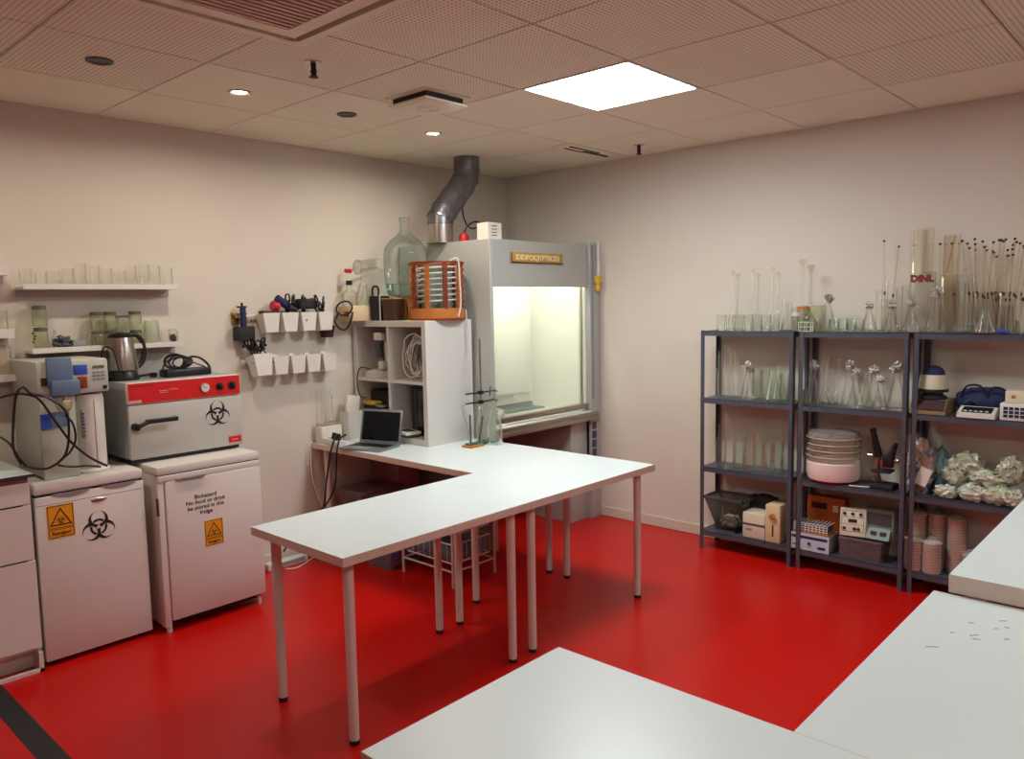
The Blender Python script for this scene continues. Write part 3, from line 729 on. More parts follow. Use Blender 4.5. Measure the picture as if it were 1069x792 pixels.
# clamps standing in the cups
def clamp_mesh():
    f = MB(); f.cyl((0, 0, -.06), (0, 0, .04), .005, seg=8); f.box(-.011, -.011, .035, .011, .011, .06, b=.003)
    f.tube([(0, 0, .055), (.018, 0, .075), (.014, 0, .1), (.004, 0, .108)], .0055, 6); f.tube([(0, 0, .055), (-.018, 0, .075), (-.014, 0, .1), (-.004, 0, .108)], .0055, 6)
    f.cyl((-.03, 0, .065), (.03, 0, .065), .003, seg=6); f.cyl((.028, 0, .065), (.036, 0, .065), .009, seg=8)
    return f.mesh('clamp', M['black'])
CM = clamp_mesh()
def clamp(x, y, z, rx, ry, lb, gp):
    o = bpy.data.objects.new('lab_clamp', CM); C.objects.link(o); o.location = (x, y, z); o.rotation_euler = (rx, ry, random.uniform(0, 3)); return tag(o, lb, 'clamp', gp)
random.seed(11)
for k in range(13):
    cx = (1.03, 1.145, 1.27)[k % 3]
    clamp(cx+random.uniform(-.035, .035), .52+random.uniform(-.02, .02), 1.56+random.uniform(-.01, .03), random.uniform(-.4, .4), random.uniform(-.6, .6), 'black lab clamp among those bristling out of the upper wall cups', 'clamps in the upper wall cups')
for k in range(6):
    clamp(.81+random.uniform(-.045, .06), .515+random.uniform(-.02, .02), 1.33, random.uniform(-.4, .3), .5+random.uniform(-.5, .3), 'black lab clamp among those in the lower tool cup', 'clamps in the lower tool cup')
single('black_pouch', MB().box(-.05, -.04, 0, .05, .04, .065, b=.012), M['blackm'], 'black rectangular block standing up from the middle cup of the upper row', 'pouch', loc=(1.13, .50, 1.60))
single('marker_roll', MB().cyl((-.05, 0, .03), (.045, 0, -.035), .024, seg=20), M['navy'], 'blue roll lying aslant on the upper wall cups', 'roll', loc=(.985, .50, 1.64))
single('red_tape', MB().cyl((-.02, 0, .0), (.02, 0, -.008), .03, seg=20), M['redp'], 'red roll beside the blue roll on the upper wall cups', 'roll', loc=(.925, .505, 1.625))
single('dark_lid_strip', MB().box(-.05, -.05, 0, .055, .02, .022, b=.006), M['maroon'], 'flat dark block over the leftmost upper wall cup', 'block', loc=(.885, .53, 1.573))
t = thing('hanging_scoop', 'black hanging tool with a wide foot left of the upper cups', 'tool', (.735, .56, 1.42))
obj('block', MB().box(-.055, -.05, 0, .055, .02, .085, b=.008), M['blackm'], t); obj('handle', MB().box(-.014, -.03, .08, .014, 0, .2, b=.005), M['navy'], t); obj('hook', MB().box(-.03, -.012, .195, .03, .0, .206, b=.002).cyl((0, -.006, .2), (0, -.006, .225), .007), M['black'], t)
obj('bracket', MB().box(-.05, .0, .15, -.02, .035, .165).box(-.05, .028, .1, .05, .04, .165), M['gold'], t)
single('dark_cup', MB().frustum((0, 0, 0), .06, .05, .08, .07, 0, .075), M['maroon'], 'dark small cup below the right end of the upper row', 'cup', loc=(1.315, .545, 1.415))
# ------------------------------------------------------------------ fume hood
HX0, HX1, HY, HZ = 1.965, 3.09, -.31, 2.02
t = thing('fume_hood', 'large grey fume hood with lit white interior in the far corner', 'fume hood', (2.5, .1, 0))
def L(x0, y0, z0, x1, y1, z1): return (x0-2.5, y0-.1, z0, x1-2.5, y1-.1, z1)
obj('side_panel', MB().box(*L(HX0, HY, 0, HX0+.025, .585, HZ), b=.002, seg=1), M['hood'], t)
obj('side_panel', MB().box(*L(2.975, HY+.02, .8, 3.0, .585, HZ-.02)), M['hoodin'], t, 'white inner side wall')
obj('header', MB().box(*L(HX0+.025, HY+.0, 1.72, 2.975, HY+.03, HZ), b=.002, seg=1), M['hood'], t)
obj('roof', MB().box(*L(HX0+.025, HY+.03, HZ-.02, 2.975, .585, HZ)), M['hood'], t)
col = obj('corner_column', MB().box(*L(2.985, HY-.02, 0, 3.10, HY+.12, 2.04), b=.003), M['hood'], t)
obj('channel', MB().box(*L(2.995, HY-.023, .9, 3.025, HY-.019, 2.02)), M['grey'], col)
obj('counterweight_rod', MB().cyl((3.055-2.5, HY-.045-.1, 1.75), (3.055-2.5, HY-.045-.1, 2.03), .011).cyl((.555, HY-.145, 2.03), (.555, HY-.145, 2.045), .008), M['white'], t)
obj('latch', MB().box(*L(3.03, HY-.06, 1.745, 3.08, HY-.02, 1.80), b=.004).box(*L(3.045, HY-.055, 1.69, 3.065, HY-.02, 1.745), b=.002), M['yellow'], t)
obj('liner_back', MB().box(*L(HX0+.025, .235, .8, 2.975, .255, HZ-.02)), M['hoodin'], t)
obj('liner_left', MB().box(*L(HX0+.025, HY+.04, .82, HX0+.03, .235, HZ-.02)), M['hoodin'], t)
obj('baffle', MB().box(*L(HX0+.06, .205, .93, 2.93, .22, 1.62), b=.003), M['hoodin'], t)
obj('light_tube', MB().cyl((2.08-2.5, -.2-.1, 1.93), (2.9-2.5, -.2-.1, 1.93), .014), M['tube'], t)
wt = obj('work_surface', MB().box(*L(HX0+.025, HY-.02, .79, 3.0, .235, .815), b=.003), M['hoodin'], t)
obj('front_sill', MB().box(*L(HX0+.0, HY-.045, .745, 3.06, HY-.0, .775), b=.006).box(*L(HX0+.0, HY-.04, .79, 3.06, HY-.015, .805), b=.004).box(*L(HX0+.0, HY-.03, .77, 3.06, HY-.01, .795)), M['alu'], t)
s_ = obj('sash_glass', MB().box(*L(HX0+.03, HY+.034, .86, 2.97, HY+.040, 1.74)), M['sash'], t)
obj('sash_bar', MB().box(*L(HX0+.026, HY-.004, .83, 2.98, HY+.045, .868), b=.004), M['alu'], s_)
obj('sash_handle', MB().box(*L(2.48, HY-.02, .846, 2.68, HY-.003, .858), b=.004), M['steel'], s_)
obj('sash_edge', MB().box(*L(2.945, HY+.03, .86, 2.955, HY+.046, 1.72)), M['alu'], s_)
obj('control_strip', MB().box(*L(2.985, HY-.0, .43, 3.05, HY+.02, .745)), M['hood'], t)
f = MB()
for k in range(4): f.box(*L(2.995, HY-.026, .47+.068*k, 3.045, HY-.019, .525+.068*k), b=.003)
obj('socket', f, mat('dark_blue_socket', '3b4258', .4), t)
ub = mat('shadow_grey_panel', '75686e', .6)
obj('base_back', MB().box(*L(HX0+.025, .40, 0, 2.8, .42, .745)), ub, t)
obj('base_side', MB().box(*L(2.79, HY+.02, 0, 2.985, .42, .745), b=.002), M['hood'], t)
obj('pipe', MB().cyl((2.42-2.5, .3, .5), (2.42-2.5, .3, .745), .02), M['black'], t)
sg = obj('name_plate', MB().box(*L(2.155, HY-.012, 1.876, 2.685, HY, 1.944), b=.003), mat('ochre_plate', 'b08a3e', .5, var=.1), t, 'brown plate with pale ornamental lettering')
obj('plate_edge', MB().box(*L(2.155, HY-.0135, 1.876, 2.685, HY-.011, 1.881)).box(*L(2.155, HY-.0135, 1.876, 2.16, HY-.011, 1.944)), M['maroon'], sg)
text('plate_lettering', 'IDIDIPOIQIYPTEICIDI', .048, mat('cream_letters', 'ecd3a4', .6), sg, (2.42-2.5, HY-.0125-.1, 1.91), bold=.0016)
single('green_tray', MB().box(-.33, -.07, 0, .33, .07, .012, b=.004).box(-.33, .055, .012, .33, .07, .045), M['teal'], 'flat teal tray at the back of the fume hood floor', 'tray', loc=(2.58, .12, .8155))
single('crumpled_tissue', MB().blob((0, 0, .045), (.1, .07, .05), .5, 2, 3, 4), M['paper'], 'crumpled white tissue at the left inside the fume hood', 'tissue', loc=(2.17, -.1, .812))
# things on the hood
t = thing('exhaust_duct', 'dark galvanised exhaust duct bending from the hood up to the ceiling', 'duct', (1.905, .17, 0))
rr = .088
obj('collar', MB().cyl((.085, 0, 2.021), (.085, 0, 2.15), rr-.004, seg=32, caps=False).cyl((.085, 0, 2.021), (.085, 0, 2.03), rr+.008, seg=32), M['steel'], t)
path = [(.085, 0, 2.145), (.085, 0, 2.185), (.125, 0, 2.24), (.30, 0, 2.43), (.335, 0, 2.48), (.345, 0, 2.53), (.345, 0, 2.619)]
f = MB()
prev = None
for i in range(len(path)-1):
    a, b_ = Vector(path[i]), Vector(path[i+1])
    n0 = (b_-(Vector(path[i-1]) if i else a-(b_-a))).normalized(); n1 = ((Vector(path[i+2]) if i+2 < len(path) else b_+(b_-a))-a).normalized()
    A, ra = f.ring(a, n0, rr, 32, Vector((0, 1, 0))); B, _ = f.ring(b_, n1, rr, 32, Vector((0, 1, 0)))
    f.bridge(A, B)
obj('elbows', f, M['zinc'], t)
f = MB()
for i in range(1, len(path)-1):
    a = Vector(path[i]); n = (Vector(path[i+1])-Vector(path[i-1])).normalized()
    f.cyl(a-n*.006, a+n*.006, rr+.004, seg=32)
a, b_ = Vector(path[2]), Vector(path[3]); mid = (a+b_)/2; n = (b_-a).normalized(); f.cyl(mid-n*.004, mid+n*.004, rr+.003, seg=32)
obj('seam_rings', f, M['zinc'], t)
t = thing('box', 'small white carton with printed rows on top of the hood', 'carton', (2.11, -.17, HZ))
obj('carton', MB().box(-.065, -.05, 0, .065, .05, .115, b=.002, seg=1), M['paper'], t)
f = MB()
for k in range(4): f.box(-.03, -.0508, .03+.02*k, .02, -.05, .036+.02*k)
obj('print', f, M['dgrey'], t)
t = thing('red_socket', 'red plug with a black lead on the hood beside the duct', 'plug', (2.13, .09, HZ))
obj('plug_body', MB().lathe([(0, 0), (.035, 0), (.036, .05), (.022, .07), (0, .072)]), M['redp'], t)
f = MB(); f.tube([(0, 0, .065), (.02, -.02, .12), (.08, -.04, .15), (.13, -.06, .11), (.15, -.07, .03), (.15, -.07, .005)], .006)
f.tube([(.12, -.05, .13), (.17, .1, .12), (.22, .22, .2), (.23, .25, .35), (.23, .25, .596)], .0055)
obj('lead', f, M['black'], t)
# ------------------------------------------------------------------ cube shelf
KX0, KX1, KY0, KY1, KZ0, KZ1 = 1.545, 1.94, -.155, .585, ZT, 1.515
t = thing('cube_shelf', 'white four cube shelf on the wall table, open towards the fridges', 'shelf', ((KX0+KX1)/2, (KY0+KY1)/2, KZ0))
hx, hy, hz = (KX1-KX0)/2, (KY1-KY0)/2, KZ1-KZ0
wk = mat('white_foil_board', 'd2cec8', .45, var=.015)
obj('side_panel', MB().box(-hx, -hy, 0, hx, -hy+.038, hz, b=.001, seg=1), wk, t)
obj('side_panel', MB().box(-hx, hy-.038, 0, hx, hy, hz, b=.001, seg=1), wk, t)
obj('top_panel', MB().box(-hx+.0005, -hy+.038, hz-.038, hx, hy-.038, hz, b=.001, seg=1), wk, t)
obj('bottom_panel', MB().box(-hx+.0005, -hy+.038, 0, hx, hy-.038, .038, b=.001, seg=1), wk, t)
obj('middle_shelf', MB().box(-hx+.002, -hy+.038, hz/2-.008, hx, hy-.038, hz/2+.010), wk, t)
obj('upright', MB().box(-hx+.001, -.0085, .038, hx, .0085, hz-.038), wk, t)
obj('shaded_back_board', MB().box(hx-.006, -hy+.038, .038, hx-.001, hy-.038, hz-.038), M['blackm'], t)  # black colour stands in for the shade inside the cubes
cz_mid = KZ0+hz/2+.010
# upper left cube: balance-like stand
t = thing('lab_stirrer', 'white stirrer stand with a round base in the upper left cube', 'stirrer', (1.65, .44, cz_mid))
obj('base', MB().lathe([(0, 0), (.085, 0), (.09, .01), (.088, .04), (.07, .052), (0, .055)], c=(-.01, .0, 0)), M['white'], t)
obj('column', MB().box(-.02, -.1, .0, .02, -.06, .05, b=.004).cyl((0, -.08, .03), (0, -.08, .3), .012), M['white'], t)
obj('head', MB().box(-.06, -.1, .25, .02, -.02, .30, b=.006), M['white'], t); obj('collar', MB().box(-.055, -.105, .06, .01, -.055, .11, b=.004), M['white'], t)
obj('motor', MB().cyl((-.02, -.03, .13), (-.02, -.03, .25), .022), M['dgrey'], t)
single('cable', MB().tube([(1.6, .42, cz_mid+.04), (1.54, .5, cz_mid+.07), (1.52, .52, cz_mid-.02), (1.525, .50, cz_mid-.12), (1.54, .46, cz_mid-.13)], .004), M['black'], 'thin black lead looping over the left side of the cube shelf', 'cable')
t = thing('dark_filler_box', 'added black box behind the stirrer, darkening the upper left cube', 'box', (1.82, .40, cz_mid)); obj('box', MB().box(-.07, -.13, 0, .1, .13, .16, b=.01), M['blackm'], t); obj('lid', MB().box(-.072, -.132, .16, .102, .132, .175, b=.003), M['dgrey'], t)  # box added to deepen the dark shadows in this cube
# upper right cube: coil of white cable
f = MB(); random.seed(5)
for k in range(11):
    cy, cz, a, b2 = .02+random.uniform(-.02, .03), cz_mid+.15+random.uniform(-.02, .02), random.uniform(.07, .12), random.uniform(.10, .14)
    f.tube([(1.60+.012*k+random.uniform(-.01, .01)+.01*math.sin(q), cy+a*math.cos(q), cz+b2*math.sin(q)) for q in [i*PI/8 for i in range(17)]], .0042, 6, 2)
single('cable_coil', f, M['white'], 'tangled coil of white cable in the upper right cube', 'cable')
t = thing('spindle', 'dark reel behind the white cable coil in the upper right cube', 'reel', (1.83, .03, cz_mid)); obj('reel', MB().cyl((-.03, 0, .13), (.06, 0, .13), .1, seg=24), M['dgrey'], t); obj('hub', MB().cyl((-.035, 0, .13), (-.03, 0, .13), .04, seg=20), M['black'], t); obj('stand', MB().box(-.02, -.06, 0, .05, .06, .04), M['dgrey'], t)
# lower left cube
t = thing('storage_case', 'black case filling the lower left cube behind the laptop', 'case', (1.76, .39, KZ0+.038))
obj('case', MB().box(-.12, -.15, 0, .12, .15, .27, b=.01), M['blackm'], t); obj('handle', MB().tube([(-.12, -.08, .14), (-.15, -.07, .15), (-.15, .0, .15), (-.12, .01, .14)], .007), M['grey'], t)
t = thing('tape_dispenser', 'yellow-orange topped tool on a dark block in the lower left cube', 'tool', (1.60, .44, KZ0+.038))
obj('block', MB().box(-.035, -.08, 0, .035, .08, .18, b=.006), M['blackm'], t); obj('grip', MB().box(-.04, -.05, .18, .03, .09, .205, b=.01), M['yellow'], t); obj('blade', MB().box(-.035, -.13, .17, .0, -.05, .185, b=.003), M['grey'], t)
# lower right cube
t = thing('computer_tower', 'black computer case with glossy side in the lower right cube', 'computer', (1.78, .03, KZ0+.038))
obj('case', MB().box(-.13, -.1, 0, .13, .09, .31, b=.006), M['black'], t); obj('front_trim', MB().box(-.137, .04, .01, -.13, .05, .3), M['dgrey'], t); obj('vent', MB().box(-.1335, -.09, .02, -.13, .03, .29, b=.001, seg=1), M['screen'], t)
t = thing('tablet_scale', 'flat white device with a dark window at the foot of the lower right cube', 'device', (1.585, .1, KZ0+.038), R(-12))
obj('body', MB().box(-.06, -.1, .02, .055, .1, .04, b=.006), M['white'], t); obj('window', MB().box(-.04, -.07, .0398, .03, .05, .0412), M['screen'], t); obj('stand', MB().box(-.04, -.08, 0, .05, .08, .02), M['dgrey'], t)
# ------------------------------------------------------------------ on the cube shelf
ZK = KZ1
t = thing('wooden_stand', 'orange wooden stand under the big glass carboy', 'stand', (1.80, .32, ZK))
f = MB(); f.frustum((0, 0, 0), .10, .16, .15, .20, 0, .15); obj('trestle', f, M['woodl'], t)
obj('brace', MB().box(-.085, -.09, 0, -.078, .09, .13), M['wood'], t)
t = thing('carboy', 'big bulbous pale green glass carboy beside the duct', 'carboy', (1.795, .31, ZK+.15))
obj('bottle', MB().lathe([(0, .012), (.08, .004), (.115, .01), (.130, .035), (.140, .12), (.146, .22), (.145, .28), (.132, .335), (.10, .375), (.06, .405), (.038, .43), (.031, .45), (.030, .50), (.036, .505), (.036, .525), (.03, .53)], seg=40), M['carboy'], t)
obj('water', MB().lathe([(0, .0135), (.078, .0065), (.112, .014), (.128, .042), (.134, .09), (0, .0901)], seg=40), glassmat('faint_water', 'eaf3f0', '8fb8b0', .10, film=(.45, .65, .6)), t)
t = thing('hose_drum', 'round wooden slatted drum wound with white tubing at the corner of the cube shelf', 'drum', (1.757, -.035, ZK))
dr = .172
obj('base_ring', MB().lathe([(dr-.03, 0), (dr+.004, 0), (dr+.004, .012), (dr-.03, .012), (dr-.03, 0)], seg=36), M['copper'], t)
obj('top_ring', MB().lathe([(dr-.012, .352), (dr+.006, .352), (dr+.006, .364), (dr-.012, .364), (dr-.012, .352)], seg=36), M['copper'], t)
for k in range(9):
    a = 2*PI*k/9+.12
    f = MB(); f.box(-.004, -.014, .012, .010, .014, .352)
    for q in range(7): f.box(.008, -.01, .07+.04*q, .018, .01, .085+.04*q)
    o = obj('slat', f, M['wood'] if k % 2 else M['copper'], t); o.location = ((dr-.014)*math.cos(a), (dr-.014)*math.sin(a), 0); o.rotation_euler = (0, 0, a)
obj('drum_core', MB().lathe([(.1, .05), (.1, .34)], seg=28), M['sage'], t)
f = MB(); pts = []
for i in range(7*20+1):
    q = 2*PI*i/20; pts.append(((dr-.03)*math.cos(q), (dr-.03)*math.sin(q), .10+.24*i/140))
f.tube(pts, .0052, 6, 0); f.tube([((dr-.03)*math.cos(-1.9), (dr-.03)*math.sin(-1.9), .34), (-.02, -dr-.0, .375), (.0, -dr-.03, .37), (.01, -dr-.03, .25), (.015, -dr-.03, .1), (.0, -dr-.02, .02)], .005, 6)
obj('white_tubing', f, M['white'], t, 'white tubing wound round the slats')
obj('lower_band', MB().lathe([(dr+.001, .012), (dr+.001, .075)], seg=36), M['wood'], t)
single('hose_end', MB().tube([(1.87, -.178, ZK+.06), (1.875, -.185, ZK-.05), (1.88, -.19, ZK-.16), (1.885, -.19, ZK-.22)], .0045), M['white'], 'thin white hose hanging down the side of the cube shelf', 'hose')
t = thing('black_box', 'black open box left of the wooden stand on the cube shelf', 'box', (1.605, .36, ZK))
f = MB(); f.frustum((0, 0, 0), .07, .09, .08, .11, 0, .16); obj('body', f, M['blackm'], t); obj('edge', MB().box(-.045, -.062, 0, -.04, -.055, .17), M['white'], t); obj('loop', MB().tube([(-.03, -.03, .155), (-.03, -.03, .21), (-.03, .0, .225), (-.03, .03, .21), (-.03, .03, .155)], .007), M['blackm'], t)
t = thing('wooden_box', 'dark brown open box between the stand and the drum', 'box', (1.61, .225, ZK))
obj('body', MB().frustum((0, 0, 0), .08, .1, .09, .12, 0, .14), M['brown'], t); obj('rim', MB().box(-.048, -.06, .138, .045, .06, .145), M['woodl'], t)
t = thing('pump_unit', 'cream box with red switch and black loops at the left of the cube shelf', 'pump', (1.50, .50, ZK))
obj('case', MB().box(-.075, -.075, 0, .11, .07, .1, b=.006), M['beige'], t); obj('red_switch', MB().box(-.08, -.05, .03, -.074, .0, .065, b=.003), M['redp'], t)
f = MB()
f.tube([(-.09+.01*math.sin(q), -.02+.085*math.cos(q), .085+.045*math.sin(q)) for q in [i*PI/8 for i in range(17)]], .006, 8, 2)
f.tube([(-.08, .05, .06), (-.11, .06, .0), (-.11, .0, -.05), (-.11, -.07, -.045), (-.1, -.11, .02), (-.09, -.11, .06)], .0065, 8)
obj('loop_lead', f, M['black'], t)
t = thing('glass_condenser', 'glass cylinder lying aslant with a round open end and red cap', 'glassware', (1.56, .47, ZK+.26))
obj('barrel', MB().cyl((-.06, -.03, .09), (.17, .02, .12), .04, .04, 24, caps=False), M['glass'], t); obj('rim', MB().tube([(-.062, -.03+.045*math.cos(q), .09+.045*math.sin(q)) for q in [i*PI/8 for i in range(17)]], .005, 6, 2), M['glassd'], t)
obj('red_cap', MB().cyl((-.09, .01, .065), (-.09, .06, .07), .014), M['redp'], t); obj('cap_tube', MB().tube([(-.09, .035, .068), (-.07, .02, .075), (-.055, .0, .085)], .007), M['glass'], t); obj('support', MB().lathe([(0, -.16), (.05, -.16), (.055, -.12), (.03, -.03), (.012, .0), (.012, .06)], c=(0, 0, 0)), M['glass'], t)
t = thing('wash_bottle', 'glass bottle with a black cap behind the cream pump box', 'bottle', (1.47, .50, ZK+.1))
obj('body', MB().lathe([(0, 0), (.05, 0), (.055, .02), (.05, .08), (.02, .11), (.014, .14)]), M['glass'], t); obj('cap', MB().cyl((0, 0, .135), (0, 0, .165), .02), M['black'], t)
t = thing('clip_stand', 'small black clips and glass arch before the glass cylinder', 'clamp', (1.585, .46, ZK+.1)) if False else None
glass('flask', 1.575, .475, ZK+.1, 'conical glass vessel with a dark ring right of the black capped bottle', None, (.9, .9, .9))
# ------------------------------------------------------------------ things on the wall table
t = thing('laptop', 'open silver laptop with a dark screen on the wall table', 'laptop', (1.315, .125, ZT), R(-73))
obj('base', MB().box(-.155, -.12, 0, .155, .095, .014, b=.004), M['laptop'], t)
f = MB()
for r_ in range(5):
    for c in range(13): f.box(-.135+.0205*c, -.03+.02*r_, .0135, -.117+.0205*c, -.013+.02*r_, .0155)
obj('keyboard', f, M['black'], t); obj('trackpad', MB().box(-.045, -.105, .0138, .045, -.045, .0146), M['grey'], t)
ld = obj('lid', MB().box(-.155, -.004, 0, .155, .004, .215, b=.003), M['laptop'], t); ld.location = (0, .097, .012); ld.rotation_euler = (R(-12), 0, 0)
obj('screen', MB().box(-.14, -.0052, .018, .14, -.0035, .2), M['screen'], ld); obj('hinge', MB().cyl((-.12, 0, 0), (.12, 0, 0), .006), M['dgrey'], ld)
t = thing('power_strip', 'white power strip with black plugs at the wall end of the table', 'power strip', (1.235, .42, ZT), R(80))
obj('body', MB().box(-.14, -.03, 0, .14, .03, .04, b=.008), M['white'], t)
f = MB(); [f.cyl((-.09+.06*k, 0, .04), (-.09+.06*k, 0, .0412), .019, seg=18) for k in range(4)]; obj('sockets', f, M['grey'], t)
for k in (0, 1): obj('plug', MB().cyl((-.09+.06*k, 0, .041), (-.09+.06*k, -.005, .08), .019, .013), M['black'], t)
for k, (lb, pts) in enumerate((('black lead hanging from the power strip, left one', [(1.235, .34, ZT+.075), (1.20, .33, ZT+.06), (1.165, .34, ZT-.03), (1.15, .38, .5), (1.15, .42, .35), (1.08, .46, .2)]), ('black lead hanging from the power strip, right one', [(1.245, .28, ZT+.075), (1.19, .27, ZT+.06), (1.168, .28, ZT-.04), (1.16, .3, .5), (1.13, .38, .36), (1.0, .45, .25), (.9, .5, .1)]))):
    single('cable', MB().tube(pts, .0055), M['black'], lb, 'cable')
single('cable', MB().tube([(1.18, .56, ZT+.02), (1.16, .555, ZT-.02), (1.165, .55, .5), (1.2, .5, .3), (1.22, .5, .05), (1.1, .5, .006), (.95, .42, .006), (.88, .45, .006)], .004), M['white'], 'thin white lead running from the table end down to the floor', 'cable')
t = thing('tip_box', 'white foam rack at the wall end of the table', 'rack', (1.27, .535, ZT)); obj('box', MB().box(-.06, -.04, 0, .10, .04, .11, b=.01), M['paper'], t); obj('lid', MB().box(-.055, -.035, .11, .095, .035, .125, b=.004), M['cloudy'], t)
t = thing('tip_bin', 'tall white tub next to the foam rack', 'tub', (1.445, .50, ZT)); obj('tub', MB().frustum((0, 0, 0), .1, .08, .11, .1, 0, .19, top=False), M['white'], t)
for k in range(4):
    glass('measuring_cylinder', 1.32+.04*k, .54, ZT+.126 if k < 1 else ZT+.125, 'slim clear cylinder on the foam rack by the wall, %s from the left' % ORD[k], None, (.7, .7, .7)) if k < 1 else None
single('foam_sheet', MB().box(-.05, -.012, 0, .05, .012, .16, b=.004), M['paper'], 'pale slab leaning out of the tall white tub', 'slab', loc=(1.445, .50, ZT+.13), rot=(0, R(8), 0))
for k in range(5):
    o = single('glass_rod', MB().cyl((0, 0, 0), (random.uniform(-.02, .02), 0, .2+.02*(k % 3)), .005, seg=8), M['glass'], 'thin clear rod standing beside the pale slab', 'rod', 'clear rods by the wall above the power strip', loc=(1.22+.03*k, .55, ZT+.126))
# retort stand
p = PX(492, 463, 2, ZT)
t = thing('retort_stand', 'steel retort stand with two clamps beside the cube shelf', 'stand', (1.865, -.33, ZT))
obj('base', MB().box(-.07, -.045, 0, .07, .045, .012, b=.003), M['teal'], t)
obj('rod', MB().cyl((-.03, 0, .012), (-.03, 0, .66), .007, seg=12), M['steel'], t)
for z, w_ in ((.325, 1), (.265, 0)):
    c = obj('clamp', MB().cyl((-.16, 0, z), (.03, 0, z), .005, seg=10).box(-.045, -.014, z-.012, -.015, .014, z+.012, b=.003), M['black'], t)
    f = MB(); q = .018 if w_ else .03
    f.tube([(.03, 0, z), (.05, q, z-.005), (.09, q, z), (.11, .4*q, z+.004)], .005, 6); f.tube([(.03, 0, z), (.05, -q, z+.005), (.09, -q, z), (.11, -.4*q, z-.004)], .005, 6)
    if w_: f.cyl((.05, 0, z-.03), (.06, 0, z+.03), .004, seg=8)
    obj('jaws', f, M['dgrey'], c)
t = thing('filter_flask', 'tall pear-shaped glass flask at the foot of the retort stand', 'flask', (1.86, -.42, ZT))
obj('body', MB().lathe([(0, .002), (.045, .002), (.052, .012), (.052, .08), (.045, .14), (.022, .21), (.016, .24), (.016, .27), (.02, .275)], seg=28), M['glassg'], t); obj('side_arm', MB().cyl((.0, -.015, .21), (.01, -.05, .225), .005, seg=8), M['glassg'], t)
t = thing('glass_funnel', 'wide clear funnel on a wooden base with two dark rods', 'funnel', (1.73, -.36, ZT))
obj('wooden_base', MB().box(-.06, -.04, 0, .06, .04, .012, b=.002), M['wood'], t)
obj('cone', MB().lathe([(.03, .03), (.035, .12), (.06, .2), (.068, .24), (.07, .255)], seg=28), M['glass'], t)
f = MB(); f.cyl((-.02, 0, .012), (-.022, 0, .2), .006, seg=8); f.cyl((.05, .0, .012), (.09, .0, .18), .006, seg=8); obj('rods', f, M['dgrey'], t)
obj('cloth', MB().box(-.04, -.02, .012, .08, .035, .022, b=.004), M['teal'], t)
# ------------------------------------------------------------------ under the tables
t = thing('wire_drawer_unit', 'white wire basket drawer frame on the floor under the tables', 'drawers', (1.50, -.36, 0), R(0))
wx, wy, wh = .17, .22, .46
for sx in (-1, 1):
    for sy in (-1, 1):
        obj('post', MB().cyl((sx*wx, sy*wy, .0), (sx*wx, sy*wy, wh), .009, seg=10), M['white'], t)
for z in (.09, wh-.01):
    f = MB()
    for sy in (-1, 1): f.cyl((-wx, sy*wy, z), (wx, sy*wy, z), .006, seg=8)
    for sx in (-1, 1): f.cyl((sx*wx, -wy, z), (sx*wx, wy, z), .006, seg=8)
    obj('frame', f, M['white'], t)
for k, z in enumerate((.13, .30)):
    f = MB(); a, b_ = wx-.02, wy-.02
    for zz in (z, z+.11):
        f.cyl((-a, -b_, zz), (a, -b_, zz), .005, seg=6); f.cyl((-a, b_, zz), (a, b_, zz), .005, seg=6); f.cyl((-a, -b_, zz), (-a, b_, zz), .005, seg=6); f.cyl((a, -b_, zz), (a, b_, zz), .005, seg=6)
    for i in range(9):
        x = -a+2*a*i/8; f.cyl((x, -b_, z), (x, -b_, z+.11), .002, seg=5); f.cyl((x, -b_, z), (x, b_, z), .002, seg=5); y = -b_+2*b_*i/8; f.cyl((-a, y, z), (-a, y, z+.11), .002, seg=5)
    bk = obj('basket', f, M['white'], t); obj('contents', MB().box(-a+.02, -b_+.02, z+.006, a-.02, b_-.02, z+.08, b=.02), (M['bluegrey'], M['purple'], M['sage'])[k], bk)
t = thing('storage_crate', 'blue-tinted plastic crate on the floor under the wall table', 'crate', (1.42, .02, 0))
obj('tub', MB().frustum((0, 0, 0), .3, .22, .34, .26, 0, .2, top=False), M['cloudy'], t); obj('contents', MB().box(-.13, -.09, .01, .13, .09, .15, b=.02), M['blue'], t); obj('handle', MB().box(-.182, -.05, .14, -.168, .05, .17, b=.004), M['white'], t)
t = thing('storage_crate', 'clear plastic crate of mixed things stacked below the laptop', 'crate', (1.45, .30, 0))
obj('tub', MB().frustum((0, 0, 0), .32, .24, .36, .28, 0, .22, top=False), M['smoke'], t); obj('contents', MB().blob((0, 0, .12), (.12, .09, .08), .5, 2, 3, 9), M['bagcol'], t)
t = thing('storage_box', 'stack-topping clear box with reddish contents below the laptop', 'box', (1.46, .33, .225))
obj('tub', MB().frustum((0, 0, 0), .30, .24, .34, .28, 0, .2, top=False), M['smoke'], t); obj('contents', MB().blob((0, 0, .11), (.12, .09, .07), .5, 2, 3, 19), M['bagmix'], t); obj('lid', MB().box(-.175, -.145, .2, .175, .145, .212, b=.003), M['smoke'], t)
t = thing('equipment_case', 'dark red equipment box deep under the wall table', 'box', (1.68, .42, 0)); obj('case', MB().box(-.04, -.15, 0, .15, .14, .6, b=.006), mat('dark_red_case', '9a5a5c', .5), t); obj('handle', MB().box(-.05, -.05, .4, -.04, .05, .43, b=.003), M['dgrey'], t)
t = thing('socket_block', 'white socket strip on the floor by the skirting', 'power strip', (.93, .52, 0)); obj('body', MB().box(-.14, -.025, 0, .14, .03, .045, b=.006), M['white'], t); obj('sockets', MB().box(-.12, -.0262, .01, .12, -.025, .035), M['grey'], t)
